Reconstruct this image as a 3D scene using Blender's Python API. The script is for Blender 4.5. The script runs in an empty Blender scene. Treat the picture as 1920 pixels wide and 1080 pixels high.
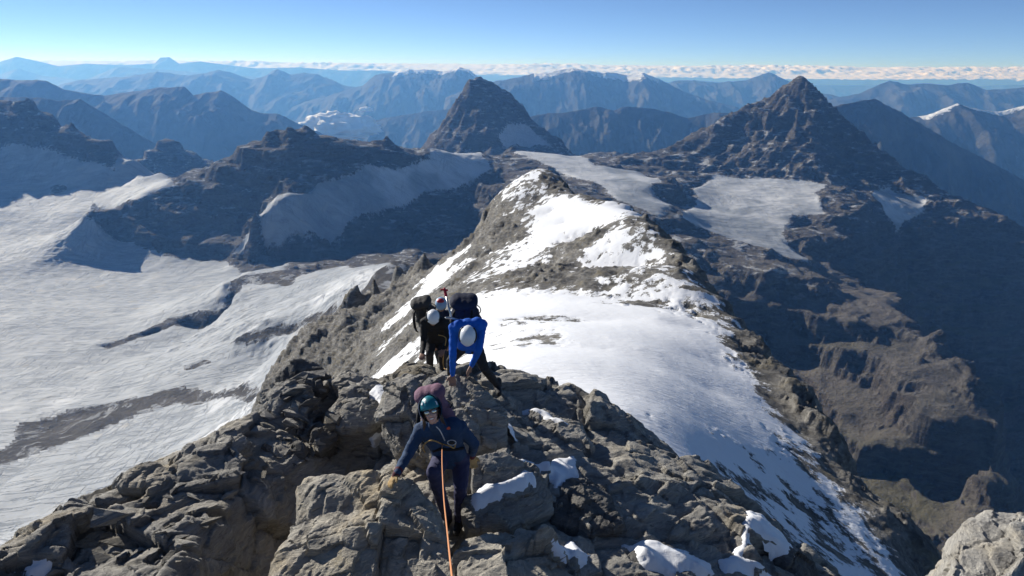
import bpy, bmesh, math, random
import numpy as np
from mathutils import Vector, Matrix
from mathutils.bvhtree import BVHTree

# ------------------------------------------------------------------ camera, sky, sun, exposure
scene = bpy.context.scene
COL = scene.collection
F_PX, PITCH, ROLL = 1386.0, math.radians(16.7), math.radians(0.5)
cam_d = bpy.data.cameras.new('camera'); cam = bpy.data.objects.new('camera', cam_d); COL.objects.link(cam)
cam_d.sensor_width = 36.0; cam_d.lens = 36.0 * F_PX / 1920.0
cam_d.clip_start = 0.1; cam_d.clip_end = 400000.0
CAM_M = Matrix.Rotation(math.pi / 2 - PITCH, 4, 'X') @ Matrix.Rotation(ROLL, 4, 'Z')
cam.matrix_world = CAM_M
scene.camera = cam

SUN_AZ, SUN_EL = math.radians(-49), math.radians(24.5)
world = bpy.data.worlds.new('World'); scene.world = world; world.use_nodes = True
wn = world.node_tree.nodes; wl = world.node_tree.links
bg = wn['Background']
sky = wn.new('ShaderNodeTexSky'); sky.sky_type = 'NISHITA'; sky.sun_disc = False
sky.sun_elevation = SUN_EL; sky.sun_rotation = SUN_AZ % (2 * math.pi)
sky.altitude = 8500; sky.air_density = 1.0; sky.dust_density = 0.6; sky.ozone_density = 3.0
wl.new(sky.outputs[0], bg.inputs[0]); bg.inputs[1].default_value = 0.085
sun_d = bpy.data.lights.new('sun', 'SUN'); sun = bpy.data.objects.new('sun', sun_d); COL.objects.link(sun)
sun_d.energy = 4.6; sun_d.angle = math.radians(0.53); sun_d.color = (1.0, 0.955, 0.88)
to_sun = Vector((math.sin(SUN_AZ) * math.cos(SUN_EL), math.cos(SUN_AZ) * math.cos(SUN_EL), math.sin(SUN_EL)))
sun.rotation_euler = to_sun.to_track_quat('Z', 'Y').to_euler()

scene.render.engine = 'CYCLES'
scene.cycles.max_bounces = 5; scene.cycles.diffuse_bounces = 3; scene.cycles.volume_bounces = 1
scene.cycles.use_denoising = True
scene.cycles.volume_step_rate = 1.0
vs = scene.view_settings
vs.view_transform = 'Standard'; vs.look = 'None'; vs.gamma = 1.0; vs.use_curve_mapping = False
vs.exposure = 0.5

# ------------------------------------------------------------------ geometry helpers
_R = np.array(CAM_M.to_3x3())
def W(u, v, d):
    """point seen at photo pixel (u, v) whose forward distance (world Y) is d metres"""
    q = _R @ np.array([(u - 960) / F_PX, (540 - v) / F_PX, -1.0])
    return q * (d / q[1])
def WV(u, v, d): return Vector(W(u, v, d))

rng = np.random.default_rng(7)
_perm = np.concatenate([rng.permutation(4096)] * 3).astype(np.int32)
_g2 = rng.uniform(0, 2 * np.pi, 4096); _g2 = np.stack([np.cos(_g2), np.sin(_g2)], 1).astype(np.float32)
_g3 = rng.normal(size=(4096, 3)); _g3 = (_g3 / np.linalg.norm(_g3, axis=1)[:, None]).astype(np.float32)
def noise2(x, y):
    xi = np.floor(x).astype(np.int64); yi = np.floor(y).astype(np.int64)
    xf = (x - xi).astype(np.float32); yf = (y - yi).astype(np.float32)
    u = xf * xf * xf * (xf * (xf * 6 - 15) + 10); v = yf * yf * yf * (yf * (yf * 6 - 15) + 10)
    def g(ix, iy, fx, fy):
        h = _perm[_perm[ix & 4095] + (iy & 4095)]
        return _g2[h, 0] * fx + _g2[h, 1] * fy
    a = g(xi, yi, xf, yf); b = g(xi + 1, yi, xf - 1, yf); c = g(xi, yi + 1, xf, yf - 1); e = g(xi + 1, yi + 1, xf - 1, yf - 1)
    a = a + u * (b - a); c = c + u * (e - c)
    return (a + v * (c - a)) * 1.4
def noise3(x, y, z):
    xi = np.floor(x).astype(np.int64); yi = np.floor(y).astype(np.int64); zi = np.floor(z).astype(np.int64)
    xf = (x - xi).astype(np.float32); yf = (y - yi).astype(np.float32); zf = (z - zi).astype(np.float32)
    u = xf * xf * (3 - 2 * xf); v = yf * yf * (3 - 2 * yf); w = zf * zf * (3 - 2 * zf)
    def g(a, b, c):
        h = _perm[_perm[_perm[(xi + a) & 4095] + ((yi + b) & 4095)] + ((zi + c) & 4095)]
        q = _g3[h]
        return q[:, 0] * (xf - a) + q[:, 1] * (yf - b) + q[:, 2] * (zf - c)
    def pl(c):
        a0 = g(0, 0, c); a1 = g(1, 0, c); b0 = g(0, 1, c); b1 = g(1, 1, c)
        a0 = a0 + u * (a1 - a0); b0 = b0 + u * (b1 - b0)
        return a0 + v * (b0 - a0)
    p = pl(0); q = pl(1)
    return (p + w * (q - p)) * 1.5
def fbm2(x, y, o=5, gain=0.5, lac=2.03):
    s = 0; a = 1.0; t = 0
    for i in range(o):
        s = s + a * noise2(x + 17.3 * i, y - 9.1 * i); t += a; a *= gain; x = x * lac; y = y * lac
    return s / t
def rid2(x, y, o=5, gain=0.5, lac=2.03):
    s = 0; a = 1.0; t = 0; w = 1.0
    for i in range(o):
        n = 1 - np.abs(noise2(x + 31.7 * i, y + 11.9 * i)) * 1.6
        s = s + a * n * w; w = np.clip(n, 0.15, 1); t += a; a *= gain; x = x * lac; y = y * lac
    return s / t - 0.45
def fbm3(p, o=5, gain=0.5, lac=2.03):
    s = 0; a = 1.0; t = 0
    x, y, z = p[:, 0], p[:, 1], p[:, 2]
    for i in range(o):
        s = s + a * noise3(x + 7.3 * i, y - 3.1 * i, z + 5.7 * i); t += a; a *= gain; x = x * lac; y = y * lac; z = z * lac
    return s / t
def sstep(a, b, x):
    t = np.clip((x - a) / (b - a), 0, 1); return t * t * (3 - 2 * t)

class RBF:
    """height through scattered points, linear kernel: creases stay sharp along chains of points"""
    def __init__(self, P, val, smooth=0.0, scale=1.0):
        self.P = np.asarray(P, float) / scale; self.s = scale; n = len(P)
        D = np.sqrt(((self.P[:, None] - self.P[None]) ** 2).sum(-1))
        A = np.zeros((n + 3, n + 3)); A[:n, :n] = -D + smooth * np.eye(n)
        A[:n, n] = 1; A[:n, n + 1:] = self.P; A[n, :n] = 1; A[n + 1:, :n] = self.P.T
        b = np.zeros(n + 3); b[:n] = val
        self.w = np.linalg.lstsq(A, b, rcond=None)[0]
    def __call__(self, x, y):
        sh = np.shape(x); x = np.ravel(x) / self.s; y = np.ravel(y) / self.s; out = np.empty(len(x)); n = len(self.P)
        Px = self.P[:, 0].astype(np.float32); Py = self.P[:, 1].astype(np.float32); w = self.w[:n].astype(np.float32)
        for i in range(0, len(x), 20000):
            a = x[i:i + 20000]; b = y[i:i + 20000]
            dx = a.astype(np.float32)[:, None] - Px; dy = b.astype(np.float32)[:, None] - Py
            out[i:i + 20000] = -(np.sqrt(dx * dx + dy * dy) @ w) + self.w[n] + self.w[n + 1] * a + self.w[n + 2] * b
        return out.reshape(sh)
def chain(pts, step=40):
    """densify a chain of (u, v, d) pixels-with-distance into world points"""
    out = []
    for a, b in zip(pts[:-1], pts[1:]):
        n = max(1, int(math.hypot(a[0] - b[0], a[1] - b[1]) / step))
        A = W(*a); B = W(*b)
        for i in range(n): out.append(A + (B - A) * i / n)
    out.append(W(*pts[-1])); return out
def cast(f, u, v, d0, d1, n=400):
    """first hit of the pixel's ray with the height function f"""
    d = np.geomspace(d0, d1, n); q = W(u, v, 1.0)
    h = f(q[0] * d, q[1] * d) - q[2] * d
    i = np.argmax(h > 0)
    if not (h > 0).any(): i = n - 1
    return q * d[i]
def poly_sd(poly, x, y):
    """signed distance to a polygon, positive inside"""
    P = np.asarray(poly); best = np.full(x.shape, 1e18); ins = np.zeros(x.shape, bool)
    for i in range(len(P)):
        a = P[i]; b = P[(i + 1) % len(P)]; e = b - a
        t = np.clip(((x - a[0]) * e[0] + (y - a[1]) * e[1]) / (e @ e + 1e-9), 0, 1)
        best = np.minimum(best, (x - a[0] - t * e[0]) ** 2 + (y - a[1] - t * e[1]) ** 2)
        c = (a[1] > y) != (b[1] > y)
        ins ^= c & (x < (b[0] - a[0]) * (y - a[1]) / (b[1] - a[1] + 1e-12) + a[0])
    return np.where(ins, 1, -1) * np.sqrt(best)

def mesh_np(name, V, Q, smooth=True):
    me = bpy.data.meshes.new(name)
    k = Q.shape[1]
    me.vertices.add(len(V)); me.vertices.foreach_set('co', np.ascontiguousarray(V, np.float32).ravel())
    me.loops.add(Q.size); me.loops.foreach_set('vertex_index', np.ascontiguousarray(Q, np.int32).ravel())
    me.polygons.add(len(Q)); me.polygons.foreach_set('loop_start', np.arange(0, Q.size, k, dtype=np.int32))
    me.update(calc_edges=True)
    if smooth: me.polygons.foreach_set('use_smooth', np.ones(len(Q), bool))
    me.validate(); return me
def add_attr(me, name, val):
    a = me.attributes.new(name, 'FLOAT', 'POINT'); a.data.foreach_set('value', np.ascontiguousarray(val, np.float32))
def grid_quads(ny, nx):
    i = np.arange(ny * nx).reshape(ny, nx)
    return np.stack([i[:-1, :-1], i[:-1, 1:], i[1:, 1:], i[1:, :-1]], -1).reshape(-1, 4)
def fan_grid(d0, d1, ny, t0, t1, nx):
    d = np.geomspace(d0, d1, ny)[:, None]; t = np.linspace(t0, t1, nx)[None]
    return (d * t).ravel(), (d * np.ones_like(t)).ravel()
def link(name, me, mat=None, parent=None, **props):
    o = bpy.data.objects.new(name, me); COL.objects.link(o)
    if mat is not None and me is not None:
        for m in (mat if isinstance(mat, (list, tuple)) else [mat]): me.materials.append(m)
    if parent is not None: o.parent = parent
    for k, val in props.items(): o[k] = val
    return o
def empty(name, loc=(0, 0, 0), **props):
    o = bpy.data.objects.new(name, None); COL.objects.link(o); o.location = loc; o.empty_display_size = 0.1
    for k, val in props.items(): o[k] = val
    return o

# ------------------------------------------------------------------ material helpers
class NT:
    def __init__(self, name):
        self.m = bpy.data.materials.new(name); self.m.use_nodes = True
        self.t = self.m.node_tree; self.n = self.t.nodes; self.b = self.n['Principled BSDF']
    def node(self, typ, **kw):
        q = self.n.new(typ)
        for k, v in kw.items(): setattr(q, k, v)
        return q
    def link(self, a, b): self.t.links.new(a, b)
    def setin(self, node, key, val):
        if hasattr(val, 'is_output') or isinstance(val, bpy.types.NodeSocket): self.link(val, node.inputs[key])
        else: node.inputs[key].default_value = val
    def pos(self): return self.node('ShaderNodeNewGeometry').outputs['Position']
    def mapping(self, vec, scale=(1, 1, 1), rot=(0, 0, 0)):
        q = self.node('ShaderNodeMapping'); self.link(vec, q.inputs[0]); q.inputs['Scale'].default_value = scale; q.inputs['Rotation'].default_value = rot
        return q.outputs[0]
    def noise(self, vec, scale, detail=6, rough=0.6, dist=0.0):
        q = self.node('ShaderNodeTexNoise'); self.link(vec, q.inputs['Vector']); q.inputs['Scale'].default_value = scale
        q.inputs['Detail'].default_value = detail; q.inputs['Roughness'].default_value = rough; q.inputs['Distortion'].default_value = dist
        return q.outputs['Fac']
    def voro(self, vec, scale, feature='DISTANCE_TO_EDGE'):
        q = self.node('ShaderNodeTexVoronoi', feature=feature); self.link(vec, q.inputs['Vector']); q.inputs['Scale'].default_value = scale
        return q.outputs['Distance']
    def math(self, op, a, b=0.0, c=None, clamp=False):
        q = self.node('ShaderNodeMath', operation=op); q.use_clamp = clamp
        self.setin(q, 0, a); self.setin(q, 1, b)
        if c is not None: self.setin(q, 2, c)
        return q.outputs[0]
    def ramp(self, fac, stops):
        q = self.node('ShaderNodeValToRGB'); self.link(fac, q.inputs[0]); e = q.color_ramp.elements
        while len(e) < len(stops): e.new(0.5)
        for el, (p, c) in zip(e, stops): el.position = p; el.color = (*c, 1) if len(c) == 3 else c
        return q.outputs[0]
    def rng(self, v, a, b, c=0.0, d=1.0, smooth=True):
        q = self.node('ShaderNodeMapRange'); q.interpolation_type = 'SMOOTHSTEP' if smooth else 'LINEAR'
        self.setin(q, 0, v)
        for i, x in zip((1, 2, 3, 4), (a, b, c, d)): q.inputs[i].default_value = x
        return q.outputs[0]
    def mix(self, fac, a, b, mode='MIX'):
        q = self.node('ShaderNodeMix', data_type='RGBA', blend_type=mode)
        self.setin(q, 0, fac)
        for key, val in ((6, a), (7, b)):
            if isinstance(val, (tuple, list)): q.inputs[key].default_value = (*val, 1) if len(val) == 3 else val
            else: self.link(val, q.inputs[key])
        return q.outputs[2]
    def attr(self, name):
        q = self.node('ShaderNodeAttribute'); q.attribute_name = name; return q.outputs['Fac']
    def bump(self, h, dist, strength=1.0, prev=None):
        q = self.node('ShaderNodeBump'); self.link(h, q.inputs['Height']); q.inputs['Distance'].default_value = dist; q.inputs['Strength'].default_value = strength
        if prev is not None: self.link(prev, q.inputs['Normal'])
        return q.outputs[0]
    def done(self, color=None, rough=0.9, normal=None, spec=0.2):
        if color is not None: self.setin(self.b, 'Base Color', (*color, 1) if isinstance(color, tuple) and len(color) == 3 else color)
        self.setin(self.b, 'Roughness', rough); self.b.inputs['Specular IOR Level'].default_value = spec
        if normal is not None: self.link(normal, self.b.inputs['Normal'])
        return self.m
# ------------------------------------------------------------------ materials of the land
def far_rock_material():
    m = NT('far_rock'); p = m.pos()
    n1 = m.noise(p, 0.0035, 8, 0.62); n2 = m.noise(p, 0.02, 6, 0.6)
    c = m.ramp(n1, [(0.3, (0.030, 0.032, 0.034)), (0.55, (0.065, 0.064, 0.058)), (0.75, (0.125, 0.118, 0.10))])
    s = m.rng(m.math('ADD', m.attr('snow'), m.math('MULTIPLY', m.math('SUBTRACT', n2, 0.5), 0.9)), -0.06, 0.06)
    c = m.mix(s, c, (0.72, 0.75, 0.8))
    return m.done(c, 0.95, m.bump(n1, 160, 0.6), 0.1)
def terrain_rock_material():
    m = NT('alpine_rock'); p = m.pos()
    st = m.mapping(p, (1, 1, 4.5), (0.10, 0.06, 0))
    n1 = m.noise(p, 0.006, 8, 0.6); n2 = m.noise(st, 0.022, 8, 0.68, 0.4); n3 = m.noise(p, 0.11, 7, 0.65)
    c = m.ramp(n2, [(0.32, (0.045, 0.044, 0.045)), (0.5, (0.13, 0.122, 0.113)), (0.66, (0.27, 0.255, 0.23))])
    c = m.mix(m.math('MULTIPLY', m.rng(n1, 0.45, 0.68), 0.55), c, (0.165, 0.125, 0.105), 'MIX')
    warm = m.mix(m.rng(n3, 0.3, 0.7), (0.10, 0.09, 0.08), (0.23, 0.21, 0.185))
    c = m.mix(0.4, c, warm); c = m.mix(0.22, c, (0.03, 0.03, 0.032))
    sep = m.node('ShaderNodeSeparateXYZ'); m.link(p, sep.inputs[0])
    geo = m.node('ShaderNodeNewGeometry'); sn = m.node('ShaderNodeSeparateXYZ'); m.link(geo.outputs['Normal'], sn.inputs[0])
    low = m.rng(m.math('ADD', sep.outputs[2], m.math('MULTIPLY', m.math('SUBTRACT', n1, 0.5), 350)), -640, -470, 1, 0)
    flat = m.rng(m.math('ADD', sn.outputs[2], m.math('MULTIPLY', m.math('SUBTRACT', n3, 0.5), 0.6)), 0.62, 0.86)
    g = m.math('MULTIPLY', low, flat)
    c = m.mix(m.math('MULTIPLY', g, 0.5), c, m.mix(n2, (0.085, 0.085, 0.035), (0.17, 0.155, 0.07)))
    scree = m.math('MULTIPLY', flat, m.rng(n1, 0.35, 0.6)); c = m.mix(m.math('MULTIPLY', scree, 0.35), c, (0.24, 0.225, 0.20))
    pt = m.math('MAXIMUM', m.rng(m.math('ADD', m.attr('ice'), m.math('MULTIPLY', m.math('SUBTRACT', n3, 0.5), 60)), -5, 3), m.math('MULTIPLY', m.math('MULTIPLY', flat, m.rng(n2, 0.54, 0.60)), m.rng(sep.outputs[2], -460, -380)))
    c = m.mix(m.math('MULTIPLY', pt, 0.75), c, (0.62, 0.64, 0.67))
    b = m.bump(n2, 30, 0.9); b = m.bump(n3, 8, 0.9, b)
    return m.done(c, 0.95, b, 0.1)
def glacier_material():
    m = NT('glacier_ice'); p = m.pos()
    big = m.noise(p, 0.0045, 5, 0.55, 0.6); med = m.noise(p, 0.02, 7, 0.62, 0.5); fine = m.noise(p, 0.12, 6, 0.65)
    # flow bands and crevasse fields: stretched noise across the flow of the ice
    flow = m.mapping(p, (0.011, 0.05, 0.02), (0, 0, 0.35)); band = m.noise(flow, 1.0, 7, 0.6, 1.2)
    crv = m.mapping(p, (0.075, 0.011, 0.0), (0, 0, 0.55)); cn = m.noise(crv, 1.0, 5, 0.55, 0.8)
    crv2 = m.mapping(p, (0.012, 0.085, 0.0), (0, 0, 0.25)); cn2 = m.noise(crv2, 1.0, 5, 0.55, 0.8)
    line = m.math('ABSOLUTE', m.math('SUBTRACT', cn, 0.5)); line = m.rng(line, 0.0, 0.035, 1, 0)
    line2 = m.math('ABSOLUTE', m.math('SUBTRACT', cn2, 0.5)); line2 = m.rng(line2, 0.0, 0.03, 1, 0)
    field = m.rng(m.noise(p, 0.007, 4, 0.6, 0.5), 0.44, 0.56); field2 = m.rng(big, 0.40, 0.52)
    cr = m.math('MAXIMUM', m.math('MULTIPLY', line, field), m.math('MULTIPLY', line2, field2))
    c = m.ramp(band, [(0.25, (0.21, 0.235, 0.265)), (0.5, (0.31, 0.335, 0.365)), (0.72, (0.43, 0.45, 0.47))])
    c = m.mix(m.rng(big, 0.45, 0.75), c, (0.31, 0.335, 0.365))
    c = m.mix(m.math('MULTIPLY', m.rng(med, 0.58, 0.72), 0.6), c, (0.46, 0.43, 0.385))
    c = m.mix(m.math('MULTIPLY', m.rng(m.attr('firn'), 0.3, 0.7), 0.85), c, (0.62, 0.635, 0.655))
    c = m.mix(m.math('MULTIPLY', cr, 0.42), c, (0.18, 0.21, 0.25))
    h = m.math('SUBTRACT', m.math('ADD', med, m.math('MULTIPLY', fine, 0.25)), m.math('MULTIPLY', cr, 0.6))
    return m.done(c, 0.75, m.bump(h, 4.0, 0.6), 0.25)
M_FAR, M_TERR, M_ICE = far_rock_material(), terrain_rock_material(), glacier_material()

# ------------------------------------------------------------------ valley floor and distant ranges
gm = NT('valley_floor'); gp = gm.pos()
M_VALLEY = gm.done(gm.mix(gm.noise(gp, 0.0006, 6), (0.035, 0.05, 0.03), (0.10, 0.10, 0.07)), 1.0)
V = np.array([[-110000, -4000, -1700], [110000, -4000, -1700], [110000, 29500, -1700], [-110000, 29500, -1700]], float)
link('ground', mesh_np('ground', V, np.array([[0, 1, 2, 3]])), M_VALLEY, kind='structure')

def mountain_range(name, pts, d, half, base=-1690.0, seed=0, rough=1.0, snow=None, nx=420, ny=90, skew=0.0):
    P = np.array([W(u, v, d + skew * (u - 960)) for u, v in pts])
    t = P[:, 0] / P[:, 1]
    tt = np.linspace(t[0], t[-1], nx); cz = np.interp(tt, t, P[:, 2]); dd = np.interp(tt, t, P[:, 1])
    s = np.linspace(-1, 1, ny)
    s = np.sign(s) * np.abs(s) ** 1.25
    T, S = np.meshgrid(tt, s); CZ = np.meshgrid(cz, s)[0]; Dm = np.meshgrid(dd, s)[0]
    Y = Dm + S * half; X = T * Dm + seed * 0.0
    k = np.abs(S)
    lam = half * 0.42
    sp = rid2(X / lam + seed, Y / (lam * 2.2) + seed * 3.1, 6, 0.52)
    f2 = rid2(X / (lam * .3) + seed, Y / (lam * .4), 5, 0.55)
    H = CZ - base
    prof = 1 - (0.62 * k + 0.38 * k ** 2)
    env = np.clip(k * 3.2, 0, 1) * (1 - k * 0.7)
    Z = base + H * (prof + rough * (0.34 * sp * env)) + rough * half * 0.028 * f2 * (0.3 + env)
    edge = np.clip(np.minimum(np.arange(nx), np.arange(nx)[::-1]) / 12.0, 0, 1)[None]
    Z = base - 40 + (Z - base + 40) * edge
    me = mesh_np(name, np.stack([X, Y, Z], -1).reshape(-1, 3), grid_quads(ny, nx))
    sn = np.full(X.size, -1.0)
    if snow is not None:
        u0, u1, depth = snow
        xa, xb = W(u0, 150, d)[0] / d, W(u1, 150, d)[0] / d
        sn = (0.35 - (CZ - Z).ravel() / depth) - 2 * ((T.ravel() < xa) | (T.ravel() > xb)) + 0.5 * fbm2(X.ravel() / (half * .3), Y.ravel() / (half * .3), 3)
    add_attr(me, 'snow', sn)
    return link(name, me, M_FAR, kind='structure')

# farthest first
mountain_range('mountain_range', [(-500, 140), (-60, 118), (0, 116), (30, 106), (60, 112), (110, 124), (160, 119), (230, 122), (290, 119), (300, 108), (318, 107), (335, 119), (375, 115), (430, 122), (480, 128), (560, 126), (640, 132), (720, 132), (800, 140), (900, 146)], 27500, 1800, seed=1, rough=.6)
mountain_range('mountain_range', [(-500, 170), (-100, 138), (0, 140), (35, 128), (80, 142), (160, 150), (220, 125), (300, 130), (420, 140), (560, 150)], 23500, 3000, seed=11, rough=.6)
mountain_range('mountain_range', [(1040, 170), (1180, 160), (1300, 150), (1400, 158), (1600, 160), (1700, 158), (1800, 163), (1920, 158), (2100, 150), (2400, 170)], 27000, 2200, seed=2, rough=.6)
mountain_range('mountain_range', [(60, 175), (150, 150), (240, 143), (295, 134), (350, 141), (385, 137), (410, 130), (440, 138), (475, 149), (500, 140), (520, 129), (545, 140), (570, 136), (595, 139), (640, 158), (720, 175), (800, 185)], 15500, 3200, seed=3)
mountain_range('mountain_range', [(540, 200), (620, 178), (680, 160), (705, 140), (740, 136), (770, 130), (800, 130), (830, 134), (860, 126), (880, 130), (905, 152), (960, 165), (1040, 185)], 14000, 2600, seed=4, snow=(740, 900, 150))
mountain_range('mountain_range', [(820, 190), (880, 165), (930, 152), (965, 146), (1000, 138), (1020, 137), (1050, 131), (1072, 128), (1110, 133), (1150, 136), (1175, 141), (1205, 136), (1240, 150), (1275, 168), (1320, 185), (1400, 205)], 11500, 2200, seed=5, snow=(1000, 1235, 190))
mountain_range('mountain_range', [(1200, 185), (1262, 152), (1300, 150), (1340, 155), (1400, 150), (1442, 135), (1480, 152), (1530, 172), (1620, 190)], 15000, 2500, seed=6)
mountain_range('mountain_range', [(1500, 215), (1560, 185), (1610, 176), (1668, 150), (1700, 158), (1745, 156), (1770, 160), (1812, 154), (1850, 168), (1890, 166), (1940, 160), (2060, 165), (2300, 180)], 12500, 2300, seed=7)
mountain_range('mountain_range', [(560, 280), (640, 240), (720, 222), (800, 208), (850, 204), (940, 215), (1040, 235)], 9500, 1500, seed=8, rough=.7)
mountain_range('mountain_range', [(-500, 165), (-150, 150), (0, 147), (30, 150), (85, 150), (120, 168), (195, 179), (240, 172), (292, 165), (345, 162), (362, 178), (414, 168), (440, 182), (470, 205), (495, 213), (520, 212), (560, 232), (620, 258), (700, 290)], 6800, 1700, seed=9)
mountain_range('mountain_range', [(-500, 200), (-100, 180), (60, 182), (110, 188), (150, 186), (200, 215), (250, 245), (300, 275), (360, 310)], 4700, 1000, seed=10)
mountain_range('mountain_range', [(960, 230), (1010, 214), (1060, 210), (1118, 199), (1150, 206), (1177, 198), (1220, 203), (1245, 208), (1290, 220), (1340, 210), (1400, 215), (1500, 240)], 6200, 1300, seed=12)
mountain_range('mountain_range', [(1480, 260), (1540, 205), (1600, 190), (1640, 183), (1660, 195), (1690, 210), (1740, 240), (1800, 275), (1870, 310), (1960, 360), (2100, 420)], 4700, 1000, seed=13, rough=1.2)
mountain_range('mountain_range', [(1640, 260), (1700, 222), (1740, 216), (1795, 194), (1830, 204), (1870, 210), (1920, 198), (2000, 190), (2150, 200), (2350, 240)], 7000, 1500, seed=14, snow=(1735, 2100, 60))

# cloud bank along the horizon, beyond the haze, and small valley clouds
cm = NT('cloud')
M_CLOUD = cm.done((0.9, 0.9, 0.9), 1.0, spec=0.0)
cm.b.inputs['Subsurface Weight'].default_value = 0.0
def cloud_bank():
    nx, ny = 900, 70
    X, Y = np.meshgrid(np.linspace(-42000, 42000, nx), np.linspace(30500, 40000, ny))
    s = np.linspace(0, 1, ny)[:, None]
    b = 1 - np.abs(noise2(X / 1700, Y / 1700)) * 1.3; b2 = 1 - np.abs(noise2(X / 600 + 5, Y / 600)) * 1.3; b3 = 1 - np.abs(noise2(X / 220 + 5, Y / 220)) * 1.3
    cov = fbm2(X / 8000 + 3, Y / 4000, 3)
    top = -480 + 500 * s + 260 * sstep(-0.25, 0.5, cov + 0.12) * (0.3 * b + 0.35 * b2 + 0.35 * b3) * 1.2 * np.sin(np.pi * np.clip(s * 1.1, 0, 1)) ** 0.5 + 60 * b2 + 40 * b3
    top[0] = -2600
    me = mesh_np('cloud_bank', np.stack([X, Y, top], -1).reshape(-1, 3), grid_quads(ny, nx))
    link('cloud_bank', me, M_CLOUD, kind='stuff', label='long bank of pale cumulus cloud lying along the far horizon', category='cloud')
cloud_bank()
def puff(loc, sx, sy, sz, seed, label):
    bm = bmesh.new(); bmesh.ops.create_icosphere(bm, subdivisions=5, radius=1.0)
    P = np.array([v.co for v in bm.verts]); n = P.copy()
    k = 1 + 0.45 * (1 - 2 * np.abs(noise3(P[:, 0] * 2.2 + seed, P[:, 1] * 2.2, P[:, 2] * 2.2))) + 0.22 * (1 - 2 * np.abs(noise3(P[:, 0] * 5 + seed, P[:, 1] * 5, P[:, 2] * 5))) + .25 * fbm3(P * 1.3 + seed, 2)
    P = n * k[:, None] * 0.7; P[:, 2] = np.where(P[:, 2] < 0, P[:, 2] * 0.35, P[:, 2])
    P = P * np.array([sx, sy, sz])
    for v, c in zip(bm.verts, P): v.co = c
    for f in bm.faces: f.smooth = True
    me = bpy.data.meshes.new('cloud'); bm.to_mesh(me); bm.free()
    o = link('cloud', me, M_CLOUD, label=label, category='cloud'); o.location = loc
puff(W(634, 246, 8200), 420, 300, 190, 1, 'white wedge of cloud caught in the deep valley behind the dark crest')
puff(W(686, 207, 10500), 95, 90, 45, 4, 'tiny white puff of cloud floating alone over the hazy valley')
# ------------------------------------------------------------------ main terrain: glacier basin, rock walls, the two peaks, the deep valley
C = []
def add(pts, step=40): C.extend(chain(pts, step))
def behind(pts, dd, dz):
    for p in chain(pts, 60): C.append(np.array([p[0] * (1 + dd / p[1]), p[1] + dd, p[2] + dz]))
left_peak = [(-1100, 60, 2100), (-700, 90, 2450), (-300, 120, 2750), (-120, 160, 2750), (-50, 186, 2740), (0, 183, 2700), (50, 178, 2650), (90, 205, 2600), (140, 232, 2550), (190, 262, 2480), (250, 298, 2400), (300, 322, 2330), (330, 336, 2280)]  # unseen left end of the crest added high to shade the upper glacier
add(left_peak); behind(left_peak, 500, -330)
add([(262, 300, 3050), (290, 275, 3150), (315, 257, 3200), (345, 278, 3180), (378, 300, 3150)]); behind([(262, 300, 3050), (378, 300, 3150)], 400, -250)
wall = [(330, 336, 2280), (370, 318, 2200), (420, 300, 2120), (450, 280, 2080), (500, 262, 2050), (540, 254, 2030), (580, 262, 2040), (615, 253, 2060), (650, 268, 2100), (690, 272, 2150), (720, 262, 2200), (760, 272, 2250), (800, 272, 2300), (850, 288, 2400)]
add(wall, 25); behind(wall[1:-1], 500, -330)
add([(-300, 290, 2588), (0, 280, 2536), (60, 288, 2505), (130, 300, 2443), (200, 315, 2370), (260, 328, 2308)])
add([(-300, 345, 2416), (0, 340, 2416), (100, 342, 2382), (200, 350, 2303), (280, 345, 2337)])
add([(-300, 400, 2215), (0, 395, 2192), (60, 388, 2228), (120, 402, 2132), (160, 420, 2048)])
add([(172, 388, 1944), (250, 376, 1998), (320, 372, 1998), (400, 380, 1998), (480, 395, 1944)])
add([(165, 428, 2054), (230, 447, 1956), (300, 467, 1883), (340, 477, 1847), (420, 482, 1821), (500, 488, 1797), (560, 490, 1791), (620, 480, 1834), (700, 473, 1858), (800, 468, 1858), (900, 462, 1858)])
add([(400, 340, 2010), (480, 330, 2000), (560, 312, 2000), (620, 300, 2020)], 60)
add([(480, 390, 1800), (560, 368, 1860), (640, 343, 1960), (720, 320, 2080), (800, 300, 2200), (880, 288, 2360)])
add([(500, 442, 1801), (600, 440, 1813), (700, 412, 1912), (760, 385, 2024), (850, 347, 2179), (930, 330, 2290)])
add([(620, 455, 1816), (740, 430, 1909), (820, 410, 2002), (900, 390, 2095)])
add([(900, 284, 2430), (960, 281, 2480), (1000, 300, 2320), (1060, 332, 2100), (1110, 350, 2020)], 50)
add([(900, 330, 2080), (960, 350, 1960), (1000, 390, 1800)], 60)
add([(970, 283, 2560), (1040, 287, 2600), (1100, 302, 2420), (1150, 330, 2170), (1200, 362, 1960), (1235, 400, 1760)])
add([(1080, 300, 2500), (1130, 305, 2450), (1190, 318, 2300), (1230, 345, 2060), (1262, 385, 1850)])
add([(1100, 300, 2750), (1130, 288, 2850), (1160, 283, 2900), (1200, 300, 2800)])
add([(-300, 440, 2046), (0, 430, 2084), (100, 440, 2020)]); add([(-300, 520, 1679), (0, 500, 1767), (200, 478, 1868)])
add([(-300, 600, 1312), (0, 600, 1312), (200, 600, 1312), (330, 560, 1458), (430, 520, 1616)])
add([(-300, 700, 1018), (0, 700, 1029), (200, 690, 1029), (330, 650, 1101), (420, 600, 1195)])
add([(-300, 800, 787), (0, 800, 787), (200, 790, 764), (400, 730, 798), (500, 680, 844)])
add([(-300, 900, 627), (0, 900, 627), (200, 880, 605), (400, 790, 661), (520, 720, 672)])
add([(-300, 1000, 517), (0, 1000, 517), (200, 930, 528), (400, 830, 583)])
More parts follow.
